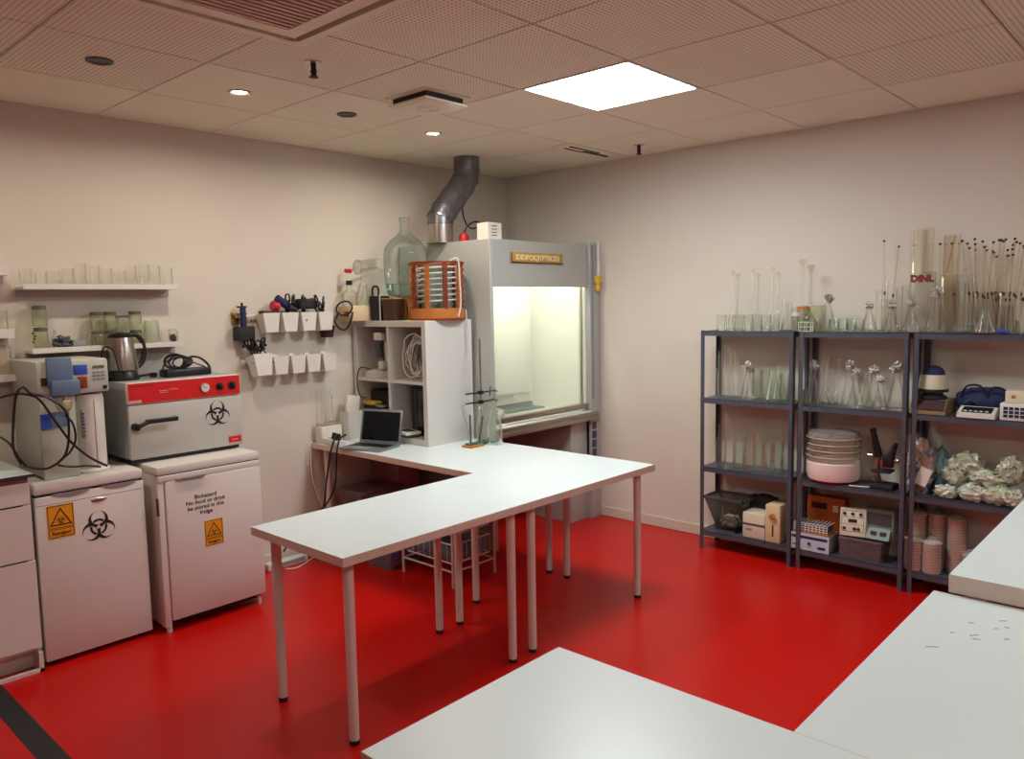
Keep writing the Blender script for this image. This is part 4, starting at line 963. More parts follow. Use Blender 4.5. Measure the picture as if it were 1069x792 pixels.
# ------------------------------------------------------------------ steel racks
RX0, RX1 = 2.87, 3.10
SZ = (.12, .54, .985, 1.415)
def rack(y1, y0, label):
    t = thing('shelving_unit', label, 'shelving', ((RX0+RX1)/2, (y0+y1)/2, 0)); w = (RX1-RX0)/2; d = (y1-y0)/2
    for sx in (-1, 1):
        for sy in (-1, 1):
            f = MB(); x, y = sx*w, sy*d
            f.box(min(x, x-sx*.003), min(y, y-sy*.026), 0, max(x, x-sx*.003), max(y, y-sy*.026), 1.418)
            f.box(min(x, x-sx*.03), min(y, y-sy*.003), 0, max(x, x-sx*.03), max(y, y-sy*.003), 1.418)
            for k in range(16): f.cyl((x+sx*.0003 if sx > 0 else x-.0003, y-sy*.015, .06+.085*k), (x-sx*.001, y-sy*.015, .06+.085*k), .004, seg=8)
            obj('post', f, M['rack'], t)
    for z in SZ:
        f = MB(); a, b_ = w-.004, d-.004
        f.box(-a, -b_, z-.003, a, b_, z); f.box(-a, -b_, z-.032, -a+.0015, b_, z); f.box(a-.0015, -b_, z-.032, a, b_, z); f.box(-a, -b_, z-.032, a, -b_+.0015, z); f.box(-a, b_-.0015, z-.032, a, b_, z)
        f.box(-.02, -b_, z-.018, .02, b_, z-.003)
        obj('shelf', f, M['rack'], t)
rack(-1.29, -1.895, 'grey steel shelving unit at the left of the three')
rack(-1.925, -2.52, 'grey steel shelving unit in the middle of the three')
rack(-2.542, -3.14, 'grey steel shelving unit at the right, loaded with pipettes and bags')
YU = [(735, -1.263), (750, -1.365), (765, -1.464), (780, -1.56), (795, -1.654), (810, -1.745), (825, -1.834), (840, -1.921), (855, -2.006), (870, -2.089), (885, -2.169), (900, -2.248), (915, -2.325), (930, -2.4), (945, -2.473), (960, -2.545), (975, -2.615), (990, -2.684), (1005, -2.751), (1020, -2.816), (1035, -2.881), (1050, -2.943), (1065, -3.005), (1080, -3.065)]
def ry(u, x=2.96):
    for (a, ya), (b_, yb) in zip(YU, YU[1:]):
        if a <= u <= b_:
            y = ya+(yb-ya)*(u-a)/(b_-a); break
    # keep the same bearing from the viewpoint at other depths
    return CAMP.y+(y-CAMP.y)*(x-CAMP.x)/(2.96-CAMP.x)
Z4, Z3, Z2, Z1 = SZ[3]+.001, SZ[2]+.001, SZ[1]+.001, SZ[0]+.001
random.seed(21)
# top, left unit
for k, u in enumerate((753, 762.3, 771.6, 781, 790.3, 799.6, 809)):
    glass('tumbler', 2.90, ry(u, 2.90), Z4, 'small dark-edged front-row glass on top of the left rack, %s from the left' % ORD[k], 'front row of glasses on the left rack', (1.05, 1.05, 1.18))
for k, (u, h_) in enumerate(((762, .385), (769, .365), (786, .385), (795, .36), (806, .40), (814, .36))):
    x = 2.99 if k % 2 else 3.05
    glass('volumetric_flask', x, ry((765, 770, 786, 791, 806, 812)[k], x), Z4, 'long-necked flask behind the left rack\'s small glasses, %s from the left' % ORD[k], None, (.85, .85, (1.27, 1.2, 1.27, 1.18, 1.3, 1.18)[k]))
for k, u in enumerate((818, 824, 829)):
    glass('measuring_cylinder', 3.0, ry(u, 3.0), Z4, 'short measuring cylinder left of the dark-lidded jar, %s from the left' % ORD[k], None, (.9, .9, .75-.1*k))
t = thing('storage_jar', 'squat jar with a dark brown lid on top of the middle rack', 'jar', (2.93, ry(838.5, 2.93), Z4))
obj('glass', MB().lathe([(0, .002), (.033, .002), (.036, .01), (.036, .12), (.034, .13)]), M['olive'], t); obj('lid', MB().lathe([(.037, .128), (.037, .146), (0, .147)]), M['wood'], t)
t = thing('storage_jar', 'narrow jar with a white lid beside the brown lidded jar', 'jar', (2.905, ry(831, 2.905), Z4))
obj('glass', MB().lathe([(0, .002), (.022, .002), (.024, .09)]), M['olive'], t); obj('lid', MB().lathe([(.026, .09), (.026, .11), (0, .111)]), M['white'], t)
f = MB(); w = .035
for z in (0.003, .028, .055):
    for y in (-w, w): f.cyl((-.015, y, z), (.015, y, z), .0018, seg=6)
    for x in (-.015, .015): f.cyl((x, -w, z), (x, w, z), .0018, seg=6)
for x in (-.015, .015):
    for y in (-w, 0, w): f.cyl((x, y, 0), (x, y, .056), .0018, seg=6)
single('wire_rack', f, M['white'], 'small white wire rack before the brown lidded jar', 'rack', loc=(2.885, ry(841, 2.885), Z4))
glass('volumetric_flask', 3.03, ry(837, 3.03), Z4, 'tallest long-necked flask on the middle rack, left of its twin', None, (1.3, 1.3, 1.42))
glass('volumetric_flask', 2.98, ry(845, 2.98), Z4, 'long-necked flask right of the tallest one on the middle rack', None, (1.3, 1.3, 1.3))
t = thing('glass_tank', 'square pale green glass tank behind the lidded jars', 'tank', (3.02, ry(850, 3.02), Z4)); obj('walls', MB().frustum((0, 0, 0), .09, .1, .09, .1, 0, .15, top=False), M['olive'], t)
def foil(u, x, z, s, lb, h=1): glass('foil_flask', x, ry(u, x), z, lb, None, (s, s, s*h))
foil(864, 2.92, Z4, 1.0, 'foil-capped flask standing alone in the middle of the middle rack top', 1.3)
foil(907, 2.91, Z4, .9, 'foil-capped flask on top, first left of the pipette jars', 1.1)
foil(930, 2.91, Z4, .9, 'foil-capped flask on top above the seam of the middle rack end', 1.1)
foil(951, 2.91, Z4, .95, 'foil-capped flask on top above the middle and right rack joint', 1.1)
foil(977, 2.92, Z4, 1.15, 'largest foil-capped flask before the tall glass jars', 1.25)
for k, u in enumerate((871, 880, 889, 897)):
    glass('green_beaker', 3.01, ry(u, 3.01), Z4, 'low greenish beaker on the middle rack top, %s right of the lone foil flask' % ORD[k], None, (.85, .85, .75))
single('glass_plate', MB().box(-.05, -.14, 0, .03, .14, .014, b=.002), M['glassg'], 'flat glass plate lying in front of the low greenish beakers', 'glass plate', loc=(2.93, ry(882, 2.93), Z4))
for k, (u, h_) in enumerate(((917, .9), (923, 1.1), (938, .95), (944, 1.0))):
    glass('measuring_cylinder', 3.03, ry(u, 3.03), Z4, 'clear measuring cylinder behind the foil-capped flasks, %s from the left' % ORD[k], None, (1.1, 1.1, h_))
glass('tall_jar', 3.04, ry(926, 3.04), Z4, 'clear glass jar holding two long thin stems', None, (.5, .5, .62))
# long stems with dark tips
PM = MB().cyl((0, 0, 0), (0, 0, .42), .0038, .003, 8).mesh('glass_stem', M['amberglass'])
TM = MB().blob((0, 0, .422), (.006, .006, .006), .2, 1, 2, 1).mesh('tip', M['maroon'])
BM = MB().cyl((0, 0, .17), (0, 0, .185), .0045, seg=8).mesh('band', M['maroon'])
def pipette(x, y, z, rx, ry_, lb, gp, s=1):
    o = bpy.data.objects.new('pipette', None); o.empty_display_size = .02; C.objects.link(o)
    for n, me in (('glass_stem', PM), ('tip', TM), ('band', BM)):
        c = bpy.data.objects.new(n, me); C.objects.link(c); c.parent = o
    o.location = (x, y, z); o.rotation_euler = (rx, ry_, 0); o.scale = (1.2, 1.2, s); return tag(o, lb, 'pipette', gp)
pipette(3.04, ry(926, 3.04)+.01, Z4+.004, R(-2), 0, 'long pipette leaning left in the clear jar above the middle rack', None, 1.18)
pipette(3.04, ry(926, 3.04)-.01, Z4+.004, R(5), 0, 'long pipette leaning right in the clear jar above the middle rack', None, 1.1)
# right unit top
glass('tall_jar', 3.04, ry(960, 3.04), Z4, 'tallest faint glass cylinder behind the red lettered box', None, (.95, .95, 1.95))
t = thing('carton', 'pale carton with dark red handwriting before the tallest glass cylinder', 'box', (3.0, ry(962, 3.0), Z4))
obj('carton', MB().box(-.018, -.06, 0, .018, .06, .32, b=.002), M['cloudy'], t)
text('handwriting', 'DINL', .05, mat('dark_red_ink', '7a1a14', .7), t, (-.0187, 0, .285), rot=(PI/2, 0, -PI/2), bold=.003)
glass('tall_jar', 3.02, ry(991, 3.02), Z4, 'tall brownish glass cylinder right of the red lettered box', None, (.9, .9, 1.05))
t = thing('rolled_paper', 'pale brown tube bundle rising from the tall brownish cylinder', 'tube bundle', (3.02, ry(989, 3.02), Z4+.01)); obj('roll', MB().cyl((0, 0, 0), (0, -.01, .5), .034, .04, 20, caps=False), M['amberglass'], t); obj('stripe', MB().cyl((-.02, .01, .3), (-.03, -.03, .49), .004, seg=6), M['woodl'], t)
for k, (u, h_) in enumerate(((1003, 1.0), (1008, 1.3), (1013, 1.15))):
    glass('measuring_cylinder', 2.96+.03*k, ry(u, 2.96+.03*k), Z4, 'slender cylinder left of the fanned pipettes, %s from the left' % ORD[k], None, (1.1, 1.1, h_))
jy = [ry(1026, 2.99), ry(1052, 2.99)]
glass('tall_jar', 2.99, jy[0], Z4, 'clear glass jar holding the left fan of pipettes', None, (.9, .9, .72))
glass('tall_jar', 2.99, jy[1], Z4, 'clear glass jar holding the right fan of pipettes', None, (.9, .9, .72))
for j, cy in enumerate(jy):
    for k in range(17):
        a = (k-8)/8; r_ = random.uniform(-.03, .03)
        pipette(2.985+r_, cy-a*.035, Z4+.006, R(2+a*11)+random.uniform(-.03, .03), random.uniform(-.06, .06), 'dark-tipped pipette fanning out of the %s glass jar on the right rack' % ('left', 'right')[j], 'pipettes in the %s jar' % ('left', 'right')[j], random.uniform(.9, 1.12))
for k, u in enumerate((997, 953, 981)):
    pipette(3.05, ry(u, 3.05), Z4+.004, R(random.uniform(-4, 4)), 0, 'dark-tipped pipette standing apart, %s' % ('right of the brown cylinder', 'left of the carton with handwriting', 'between the carton and the brown cylinder')[k], None, 1.1)
t = thing('reagent_bottle', 'blue-grey tinted bottle with a blue base at the right of the rack top', 'bottle', (2.90, ry(1049, 2.90), Z4)); obj('bottle', MB().lathe([(0, .003), (.038, .003), (.04, .02), (.032, .12), (.03, .14)]), M['glassd'], t); obj('blue_cloth', MB().blob((-.03, .0, .012), (.015, .03, .012), .3, 2, 2, 3), M['blue'], t)
glass('flask', 2.90, ry(1028, 2.90), Z4, 'wide conical flask at the foot of the left pipette fan', None, (1.15, 1.15, .85))
glass('dish', 2.93, ry(1005, 2.93), Z4, 'low round glass dish before the slender cylinders', None, (.75, .75, .8))
# second shelf, left unit
for k, (u, h_) in enumerate(((748, .55), (752, .9), (757, 1.0), (764, .85), (769, .9))):
    x = 3.02-.02*(k % 2)
    glass('measuring_cylinder', x, ry(u, x), Z3, 'thin upright tube at the left end of the second shelf, %s from the left' % ORD[k], None, (.8, .8, h_*1.3))
foil(781, 2.95, Z3, .95, 'foil-capped flask on the left rack second shelf beside the upright tubes', 1.52)
foil(785, 3.02, Z3, .85, 'foil-capped flask half hidden behind another on the left rack second shelf', 1.46)
for k, u in enumerate((792, 800)):
    glass('green_beaker', 3.0, ry(u, 3.0), Z3, 'greenish beaker mid left rack second shelf, %s from the left' % ORD[k], None, (1.0, 1.0, 2.0))
for k, u in enumerate((808, 815)):
    glass('flask', 2.93+.05*k, ry(u, 2.93+.05*k), Z3, 'rolled-rim conical flask near the right end of the left second shelf, %s one' % ORD[k], None, (.95, .95, 1.55))
glass('green_beaker', 3.03, ry(820, 3.03), Z3, 'greenish beaker tucked at the right end of the left second shelf', None, (.85, .85, 1.7))
# second shelf, middle unit
for k, u in enumerate((838, 842)):
    glass('vial', 2.93, ry(u, 2.93), Z3, 'yellowish vial at the left end of the middle second shelf, %s from the left' % ORD[k], None, (1, 1, 1.3))
foil(850, 2.96, Z3, .95, 'foil-capped flask before the dark post on the middle second shelf', 1.65)
glass('test_tube', 2.9, ry(857, 2.9), Z3, 'test tube leaning against the dark post flask', None, (1, 1, 1.1), rot=(R(-14), 0, 0))
for k, u in enumerate((864, 871, 877)):
    glass('volumetric_flask', 3.0, ry(u, 3.0), Z3, 'slim clear flask in the middle second shelf cluster, %s from the left' % ORD[k], None, (.75, .75, (.95, 1.0, .9)[k]))
foil(888, 3.02, Z3, .95, 'foil-capped flask at the back of the middle second shelf', 1.65)
foil(895, 2.93, Z3, 1.0, 'foil-capped flask at the front centre of the middle second shelf', 1.34)
glass('flask', 2.97, ry(905, 2.97), Z3, 'bare conical flask between the foil-capped ones', None, (1, 1, 1.35))
foil(914, 3.02, Z3, .95, 'back foil-capped flask right of the bare conical flask', 1.52)
foil(921, 2.95, Z3, .85, 'smaller foil-capped flask with a dark cap right of the bare flask', 1.34)
foil(938, 2.95, Z3, 1.1, 'foil-capped flask at the right end of the middle second shelf', 1.46)
# second shelf, right unit
t = thing('balance', 'brown fronted balance at the left of the right second shelf', 'balance', (2.975, ry(976, 2.975), Z3))
f = MB(); f.prism([(-.1, .0), (-.1, .03), (-.06, .075), (.11, .075), (.11, 0)], -.085, .085, M4=Matrix.Rotation(PI/2, 4, 'X')); obj('case', f, mat('dull_brown_case', '8a7656', .45), t)
Mk = Matrix.Translation((-.083, 0, .052)) @ Matrix.Rotation(-R(48), 4, 'Y')
obj('keypad', MB().box(-.033, -.08, -.002, .03, .07, .002, M4=Mk), M['maroon'], t, 'dark brown keypad')
obj('pan', MB().lathe([(0, .075), (.07, .075), (.072, .085), (.05, .1), (.05, .11), (.075, .115), (.075, .13), (0, .13)]), M['blackm'], t)
t = thing('mini_centrifuge', 'small white centrifuge with a dark blue domed lid on the brown balance', 'centrifuge', (2.975, ry(976, 2.975), Z3+.13))
obj('body', MB().lathe([(0, 0), (.07, 0), (.07, .02), (.062, .075), (0, .075)], seg=28), M['offwhite'], t)
obj('dome_lid', MB().lathe([(.056, .075), (.05, .1), (.03, .118), (0, .124)], seg=28), M['navy'], t)
t = thing('keyboard_scale', 'white flat keypad device in front of the navy bag', 'device', (2.915, ry(1024, 2.915), Z3))
f = MB(); f.prism([(-.05, .0), (-.05, .022), (.04, .05), (.04, 0)], -.085, .085, M4=Matrix.Rotation(PI/2, 4, 'X')); obj('case', f, M['white'], t)
Mk = Matrix.Translation((-.006, 0, .0375)) @ Matrix.Rotation(-R(17.3), 4, 'Y')
kp = obj('dark_panel', MB().box(-.032, -.068, -.001, .034, .068, .0012, M4=Mk), M['black'], t)
f = MB(); [f.box(-.026, -.052+.024*k, .001, -.016, -.038+.024*k, .004, M4=Mk) for k in range(5)]; obj('keys', f, M['white'], kp)
t = thing('cloth_bag', 'navy blue bag with black straps on the right second shelf', 'bag', (3.02, ry(1030, 3.02), Z3+.0))
obj('bag', MB().blob((0, 0, .07), (.045, .13, .075), .2, 2, 3, 2), M['navy'], t)
f = MB(); f.tube([(-.03, .1, .09), (-.05, .07, .15), (-.05, .01, .155), (-.04, -.03, .1)], .006); f.tube([(-.03, -.02, .1), (-.05, -.05, .15), (-.05, -.1, .14), (-.04, -.12, .09)], .006); f.tube([(-.05, .11, .02), (-.06, .05, .08), (-.05, -.02, .03), (-.06, -.1, .07)], .005); obj('straps', f, M['black'], t)
t = thing('calculator', 'white device with a dark blue key grid at the right edge of the second shelf', 'device', (2.91, ry(1066, 2.91), Z3)); obj('case', MB().box(-.04, -.07, 0, .05, .07, .085, b=.004), M['white'], t)
f = MB()
for r_ in range(3):
    for c in range(4): f.box(-.0415, .035-.024*c, .015+.019*r_, -.0395, .054-.024*c, .03+.019*r_)
obj('keys', f, M['navy'], t)
t = thing('small_meter', 'ivory meter box on top of the key grid device', 'meter', (2.93, ry(1067, 2.93), Z3+.086)); obj('case', MB().box(-.03, -.055, 0, .04, .055, .06, b=.004), M['offwhite'], t); obj('mark', MB().box(-.0315, .01, .022, -.0298, .028, .038), M['wood'], t)
# third shelf, left unit
glass('bottle', 2.92, ry(753, 2.92), Z2, 'slender clear bottle at the left end of the third shelf', None, (.95, .95, 1.7))
for k, (u, r_, h_) in enumerate(((763, 1.05, 1.9), (773, 1.15, 2.3), (784, 1.2, 2.2), (795, 1.25, 2.45), (804, 1.1, 2.0), (813, 1.15, 2.1))):
    x = 2.94+.04*(k % 2)
    glass('beaker' if k % 2 == 0 else 'green_beaker', x, ry(u, x), Z2, 'glass beaker on the left third shelf, %s from the left' % ORD[k], None, (r_, r_, h_))
# third shelf, middle unit
glass('bottle', 2.96, ry(838, 2.96), Z2, 'narrow clear bottle left of the steamer', None, (.7, .7, 1.3))
t = thing('food_steamer', 'round stack of clear trays on a pale pink steamer base', 'steamer', (2.99, ry(873, 2.99), Z2))
rs = .152
obj('base', MB().lathe([(0, 0), (rs*.7, 0), (rs*.93, .015), (rs*1.0, .05), (rs*1.0, .115), (rs*.97, .12)], seg=40), M['pinkl'], t)
obj('bottom_ring', MB().lathe([(rs*.6, .0005), (rs*.78, .001), (rs*.9, .01), (rs*.93, .017)], seg=40), M['redp'], t)
for k in range(4):
    z = .12+.036*k; obj('tray', MB().lathe([(rs*.92, z), (rs*.98, z+.006), (rs*.98, z+.026), (rs*1.0, z+.03), (rs*1.0, z+.034), (rs*.94, z+.035)], seg=40), M['cloudy'], t)
for k in range(4): obj('rim', MB().lathe([(rs*1.0, .148+.036*k), (rs*1.015, .150+.036*k), (rs*1.015, .154+.036*k), (rs*1.0, .156+.036*k)], seg=40), mat('tray_rim', 'c2ac94', .35), t)
lid_ = obj('lid', MB().lathe([(rs*.97, .266), (rs*.92, .29), (rs*.6, .302), (0, .306)], seg=40), M['cloudy'], t); obj('knob', MB().lathe([(.02, .304), (.022, .316), (0, .318)]), M['cloudy'], lid_)
obj('handle', MB().box(-rs*.72, rs*.66, .225, -rs*.5, rs*.85, .255, b=.006), M['blackm'], t)
t = thing('microscope', 'black and silver microscope right of the steamer', 'microscope', (2.95, ry(926, 2.95), Z2), R(0)); t.scale = (1.12, 1.12, 1.12)
obj('base', MB().box(-.05, -.06, 0, .06, .05, .025, b=.006), M['blackm'], t)
obj('arm', MB().tube([(.02, .02, .02), (.0, .03, .08), (.0, .025, .15), (.0, .01, .19)], .014, 10), M['steel'], t)
obj('stage', MB().box(-.05, -.045, .085, .03, .045, .097, b=.002), M['blackm'], t)
obj('body_tube', MB().cyl((-.01, .02, .16), (-.02, .045, .285), .02, .013, 16).cyl((-.02, .045, .285), (-.022, .048, .30), .016), M['black'], t)
obj('side_tube', MB().cyl((-.01, -.03, .15), (-.01, -.06, .235), .022, .011, 16).box(-.03, -.05, .11, .01, .0, .17, b=.006), M['black'], t)
obj('knob', MB().cyl((0, .05, .16), (0, .075, .16), .012).cyl((0, -.045, .145), (0, -.07, .145), .012), M['steel'], t)
obj('objective', MB().cyl((-.02, .0, .1), (-.02, .0, .15), .007, .012), M['steel'], t)
single('glass_rod', MB().tube([(2.885, ry(890, 2.885), Z2+.004), (2.90, ry(905, 2.9), Z2+.004), (2.93, ry(917, 2.93), Z2+.005)], .004), M['white'], 'white lead lying on the shelf between steamer and microscope', 'lead')
# third shelf, right unit : bags
def bag(u, x, z, rad, m, lb, seed, film=True, tilt=0):
    t = thing('plastic_bag', lb, 'bag', (x, ry(u, x), z)); t.rotation_euler = (tilt, 0, 0)
    obj('contents', MB().blob((0, 0, rad[2]*.98), (rad[0]*.9, rad[1]*.9, rad[2]*.92), .4, 2.4, 4, seed), M[m], t)
    obj('film', MB().blob((0, 0, rad[2]), rad, .45, 3.2, 3, seed+4), M['bag'], t)
    return t
t = bag(965, 2.98, Z2, (.07, .075, .15), 'bagcol', 'tall knotted bag of pink and blue pieces at the left of the bag shelf', 1)
obj('knot', MB().blob((0, .03, .29), (.02, .03, .04), .6, 2, 2, 5), M['cloudy'], t)
obj('paper_label', MB().box(-.079, -.03, .06, -.076, .03, .16, M4=Matrix.Rotation(.35, 4, 'X')), M['paper'], t)
bag(987, 3.03, Z2, (.06, .05, .12), 'bagteal', 'teal bag just right of the knotted bag', 2)
bag(994, 2.93, Z2, (.05, .06, .035), 'bagwhite', 'low white bag with dark print at the front left of the bag shelf', 3)
bag(1003, 3.0, Z2+.05, (.06, .06, .075), 'bagmix', 'rounded bag of greenish caps in the middle of the bag shelf', 4)
bag(1015, 3.03, Z2+.12, (.055, .08, .06), 'bagmix', 'dark topped bag lying highest on the bag pile', 5)
bag(1022, 2.93, Z2, (.055, .065, .045), 'bagwhite', 'pale bag at the front centre of the bag shelf', 6)
bag(1035, 2.97, Z2+.075, (.06, .085, .045), 'bagmix', 'long bag lying across the middle of the bag pile', 7)
bag(1048, 2.93, Z2, (.06, .07, .05), 'bagmix', 'yellowish bag at the front right of the bag shelf', 8)
bag(1062, 3.0, Z2+.09, (.06, .06, .075), 'bagmix', 'bag piled up at the right edge of the bag shelf', 9)
bag(1066, 2.92, Z2, (.05, .05, .045), 'bagwhite', 'pale bag at the front right corner of the bag shelf', 10)
# bottom shelf, left unit
t = thing('mesh_basket', 'black wire mesh basket with tools on the left bottom shelf', 'basket', (2.975, ry(755, 2.975)-.06, Z1))
bw, bd, bh = .2, .27, .23
f = MB(); f.frustum((0, 0, 0), bw*.6, bd*.45, bw, bd, .012, bh-.01, top=False); obj('mesh_walls', f, M['mesh'], t)
f = MB()
for (x0, y0, x1, y1) in ((-bw/2, -bd/2, bw/2, -bd/2), (-bw/2, bd/2, bw/2, bd/2), (-bw/2, -bd/2, -bw/2, bd/2), (bw/2, -bd/2, bw/2, bd/2)):
    f.box(min(x0, x1)-.006, min(y0, y1)-.006, bh-.015, max(x0, x1)+.006, max(y0, y1)+.006, bh)
obj('rim', f, M['rack'], t)
obj('contents', MB().blob((0, 0, .06), (.05, .06, .045), .6, 3, 3, 12), M['bagmix'], t)
f = MB(); f.box(-bw*.3, -bd*.225, .0, bw*.3, bd*.225, .012); obj('bottom', f, M['rack'], t)
random.seed(8)
for k in range(6):
    y = -.05+.02*k
    single('spatula', MB().box(-.05, -.006, -.002, .05, .006, .002, b=.001, seg=1, M4=Matrix.Rotation(R(50), 4, 'Y')), M['offwhite'] if k % 2 else M['steel'], 'pale strip among the tools inside the wire mesh basket', 'tool', 'strips in the mesh basket', loc=(2.97, t.location.y+y, Z1+.07), rot=(R(30), 0, .3*k))
t = thing('sealer', 'cream boxy device with a dark slot on the left bottom shelf', 'device', (2.96, ry(794, 2.96), Z1))
obj('case', MB().box(-.07, -.075, 0, .07, .075, .165, b=.012), M['offwhite'], t); obj('slot', MB().box(-.072, -.072, .085, -.066, .072, .097), M['dgrey'], t); obj('label', MB().box(-.0715, .01, .05, -.069, .05, .066), M['grey'], t)
t = thing('beige_pump', 'upright beige device with a knob beside the rack post', 'device', (2.95, ry(814, 2.95), Z1))
obj('case', MB().box(-.06, -.045, 0, .07, .05, .235, b=.008), M['beige'], t)
kb = obj('knob', MB().cyl((-.06, 0, .165), (-.08, 0, .165), .017).box(-.082, -.022, .16, -.072, .01, .17), M['wood'], t); obj('slot', MB().box(-.062, -.005, .04, -.058, .005, .11), M['seam'], t)
t = thing('black_adapter', 'black block behind the cream device', 'block', (3.055, ry(799, 3.055), Z1)); obj('block', MB().box(-.035, -.09, 0, .035, .08, .24, b=.01), M['blackm'], t); obj('cap', MB().box(-.025, -.05, .24, .025, .02, .25), M['black'], t)
# bottom shelf, middle unit
t = thing('power_unit', 'pale blue instrument with a dark stripe on the middle bottom shelf', 'instrument', (2.965, ry(855, 2.965), Z1))
obj('case', MB().box(-.085, -.115, 0, .09, .115, .1, b=.003), M['sage'], t); fr_ = obj('front', MB().box(-.089, -.115, .0, -.085, .115, .1, b=.001, seg=1), M['paleblue'], t)
f = MB(); f.box(-.0902, -.105, .07, -.089, .105, .086); f.box(-.0902, -.095, .018, -.089, -.05, .034); f.cyl((-.089, 0, .045), (-.1, 0, .045), .008, seg=12); f.box(-.0902, .07, .025, -.089, .1, .032); obj('front_marks', f, M['navy'], fr_)
t = thing('tube_rack', 'white wire test tube rack on the pale blue instrument', 'rack', (2.935, ry(853, 2.935), Z1+.1))
obj('tray', MB().box(-.05, -.105, 0, .06, .1, .012), M['wood'], t)
f = MB()
for i in range(10):
    y = -.1+.0217*i; f.cyl((-.05, y, .01), (-.05, y, .062), .0025, seg=6); f.cyl((-.05, y, .062), (.06, y, .062), .002, seg=6)
for z in (.022, .036, .05, .062): f.cyl((-.05, -.1, z), (-.05, .095, z), .0025, seg=6)
obj('grid', f, M['white'], t); obj('inside', MB().box(-.04, -.095, .012, .055, .09, .055), M['dgrey'], t)
t = thing('orange_power_supply', 'orange fronted box behind the tube rack', 'power supply', (3.07, ry(868, 3.07)-.0, Z1))
obj('case', MB().box(-.04, -.115, 0, .022, .11, .30, b=.004), M['orange'], t); obj('window', MB().box(-.0415, -.01, .225, -.04, .085, .262), M['maroon'], t); obj('marks', MB().box(-.0415, -.075, .215, -.04, -.045, .255), M['beige'], t)
t = thing('storage_tub', 'dark red transparent tub under the tilted cream panel', 'tub', (2.975, ry(908, 2.975), Z1))
obj('tub', MB().frustum((0, 0, 0), .15, .22, .17, .235, 0, .105, top=False), M['smoke'], t); obj('lid', MB().box(-.086, -.119, .105, .086, .119, .113, b=.002), M['smoke'], t)
obj('contents', MB().blob((0, 0, .05), (.06, .09, .04), .5, 3, 3, 6), M['maroon'], t)
t = thing('control_panel', 'tilted cream control panel with six dark knobs on the dark red tub', 'instrument', (2.935, ry(896, 2.935), Z1+.135)); t.rotation_euler = (R(-3), R(12), 0)
obj('case', MB().box(-.02, -.072, -.015, .03, .072, .145, b=.005), M['offwhite'], t)
f = MB()
for y in (-.045, 0, .045):
    f.cyl((-.02, y, .112), (-.029, y, .112), .009, seg=12)
for y in (-.035, -.012, .045): f.cyl((-.02, y, .028), (-.029, y, .028), .009, seg=12)
f.box(-.0215, -.024, .062, -.0198, .024, .082); obj('knobs', f, M['print'], t)
f = MB()
for z in (.128, .01): f.box(-.0208, -.062, z, -.0198, .062, z+.002)
for y in (-.062, .060): f.box(-.0208, y, .01, -.0198, y+.002, .13)
for z in (.052, .092): f.box(-.0208, -.062, z, -.0198, .062, z+.0015)
obj('panel_lines', f, M['print'], t)
t = thing('sage_meter', 'sage green meter with a dark screen beside the cream control panel', 'instrument', (2.99, ry(924, 2.99), Z1+.114))
obj('case', MB().box(-.03, -.085, 0, .06, .08, .175, b=.008), M['sage'], t); obj('screen', MB().box(-.0315, -.07, .085, -.029, .06, .155), M['dgrey'], t)
f = MB(); f.prism([(-.03, .0), (-.075, .015), (-.06, .04), (-.03, .07)], -.075, .07, M4=Matrix.Rotation(PI/2, 4, 'X')); kp = obj('keypad', f, M['sage'], t)
obj('keys', MB().box(-.066, -.05, .036, -.045, -.02, .055).box(-.066, 0, .036, -.045, .03, .055), M['dgrey'], kp)
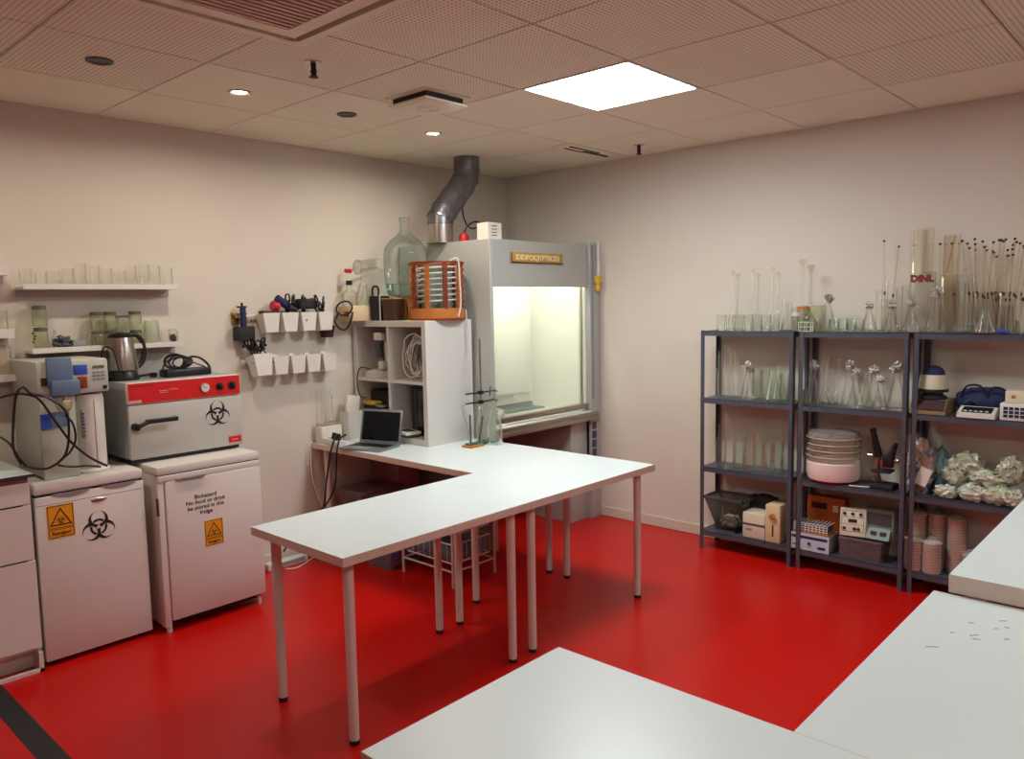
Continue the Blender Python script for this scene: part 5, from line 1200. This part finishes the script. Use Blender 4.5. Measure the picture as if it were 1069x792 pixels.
# bottom shelf, right unit: stacks of pink dishes
DM = MB().lathe([(0, 0), (.043, 0), (.044, .002), (.044, .011), (.0455, .012), (.0455, .0135), (0, .014)], seg=22).mesh('petri_dish', [M['pink']])
DT = MB().lathe([(.0462, .008), (.0465, .0145), (0, .015)], seg=22).mesh('lid', [M['pinkl']])
def stack(u, x, z, n, where):
    y = ry(u, x)
    for k in range(n):
        o = bpy.data.objects.new('petri_dish', None); o.empty_display_size = .02; C.objects.link(o)
        for nm_, me in (('dish', DM), ('lid', DT)):
            c = bpy.data.objects.new(nm_, me); C.objects.link(c); c.parent = o
        o.location = (x+random.uniform(-.001, .001), y+random.uniform(-.001, .001), z+.0152*k); tag(o, 'pink filled petri dish in the %s' % where, 'petri dish', 'petri dishes in the %s' % where)
    f = MB(); f.lathe([(.049, -.0005 if False else .0), (.0495, .0152*n), (.03, .0152*n+.018), (.012, .0152*n+.03)], seg=20)
    single('bag_sleeve', f, M['bag'], 'clear plastic sleeve round the %s' % where, 'bag', loc=(x, y, z))
random.seed(9)
stack(961, 2.93, Z1, 11, 'front left dish stack')
stack(981, 2.93, Z1, 11, 'front middle dish stack')
stack(965, 3.035, Z1, 19, 'back left dish stack')
stack(986, 3.035, Z1, 20, 'back middle dish stack')
stack(1007, 3.0, Z1, 20, 'tall dish stack right of the pairs')
stack(1024, 2.98, Z1, 8, 'low dish stack at the far right')
single('black_block', MB().blob((0, 0, .06), (.03, .05, .06), .3, 2, 3, 8), M['blackm'], 'dark bundle behind the low dish stack', 'bundle', loc=(3.05, ry(1037, 3.05), Z1))
# ------------------------------------------------------------------ light and camera
w = bpy.data.worlds.new('World'); bpy.context.scene.world = w; w.use_nodes = True
w.node_tree.nodes['Background'].inputs[0].default_value = (.05, .05, .05, 1)
cam = bpy.data.cameras.new('Camera'); co = bpy.data.objects.new('Camera', cam); C.objects.link(co)
cam.sensor_width = 36; cam.sensor_fit = 'HORIZONTAL'; cam.lens = FPX/1069*36; cam.clip_start = .02
mm = Matrix((rt2, up2, -fw)).transposed().to_4x4(); mm.translation = CAMP; co.matrix_world = mm
sc = bpy.context.scene; sc.camera = co
sc.view_settings.view_transform = 'Standard'; sc.view_settings.look = 'None'; sc.view_settings.exposure = 1.33; sc.view_settings.gamma = 1; sc.view_settings.use_curve_mapping = False
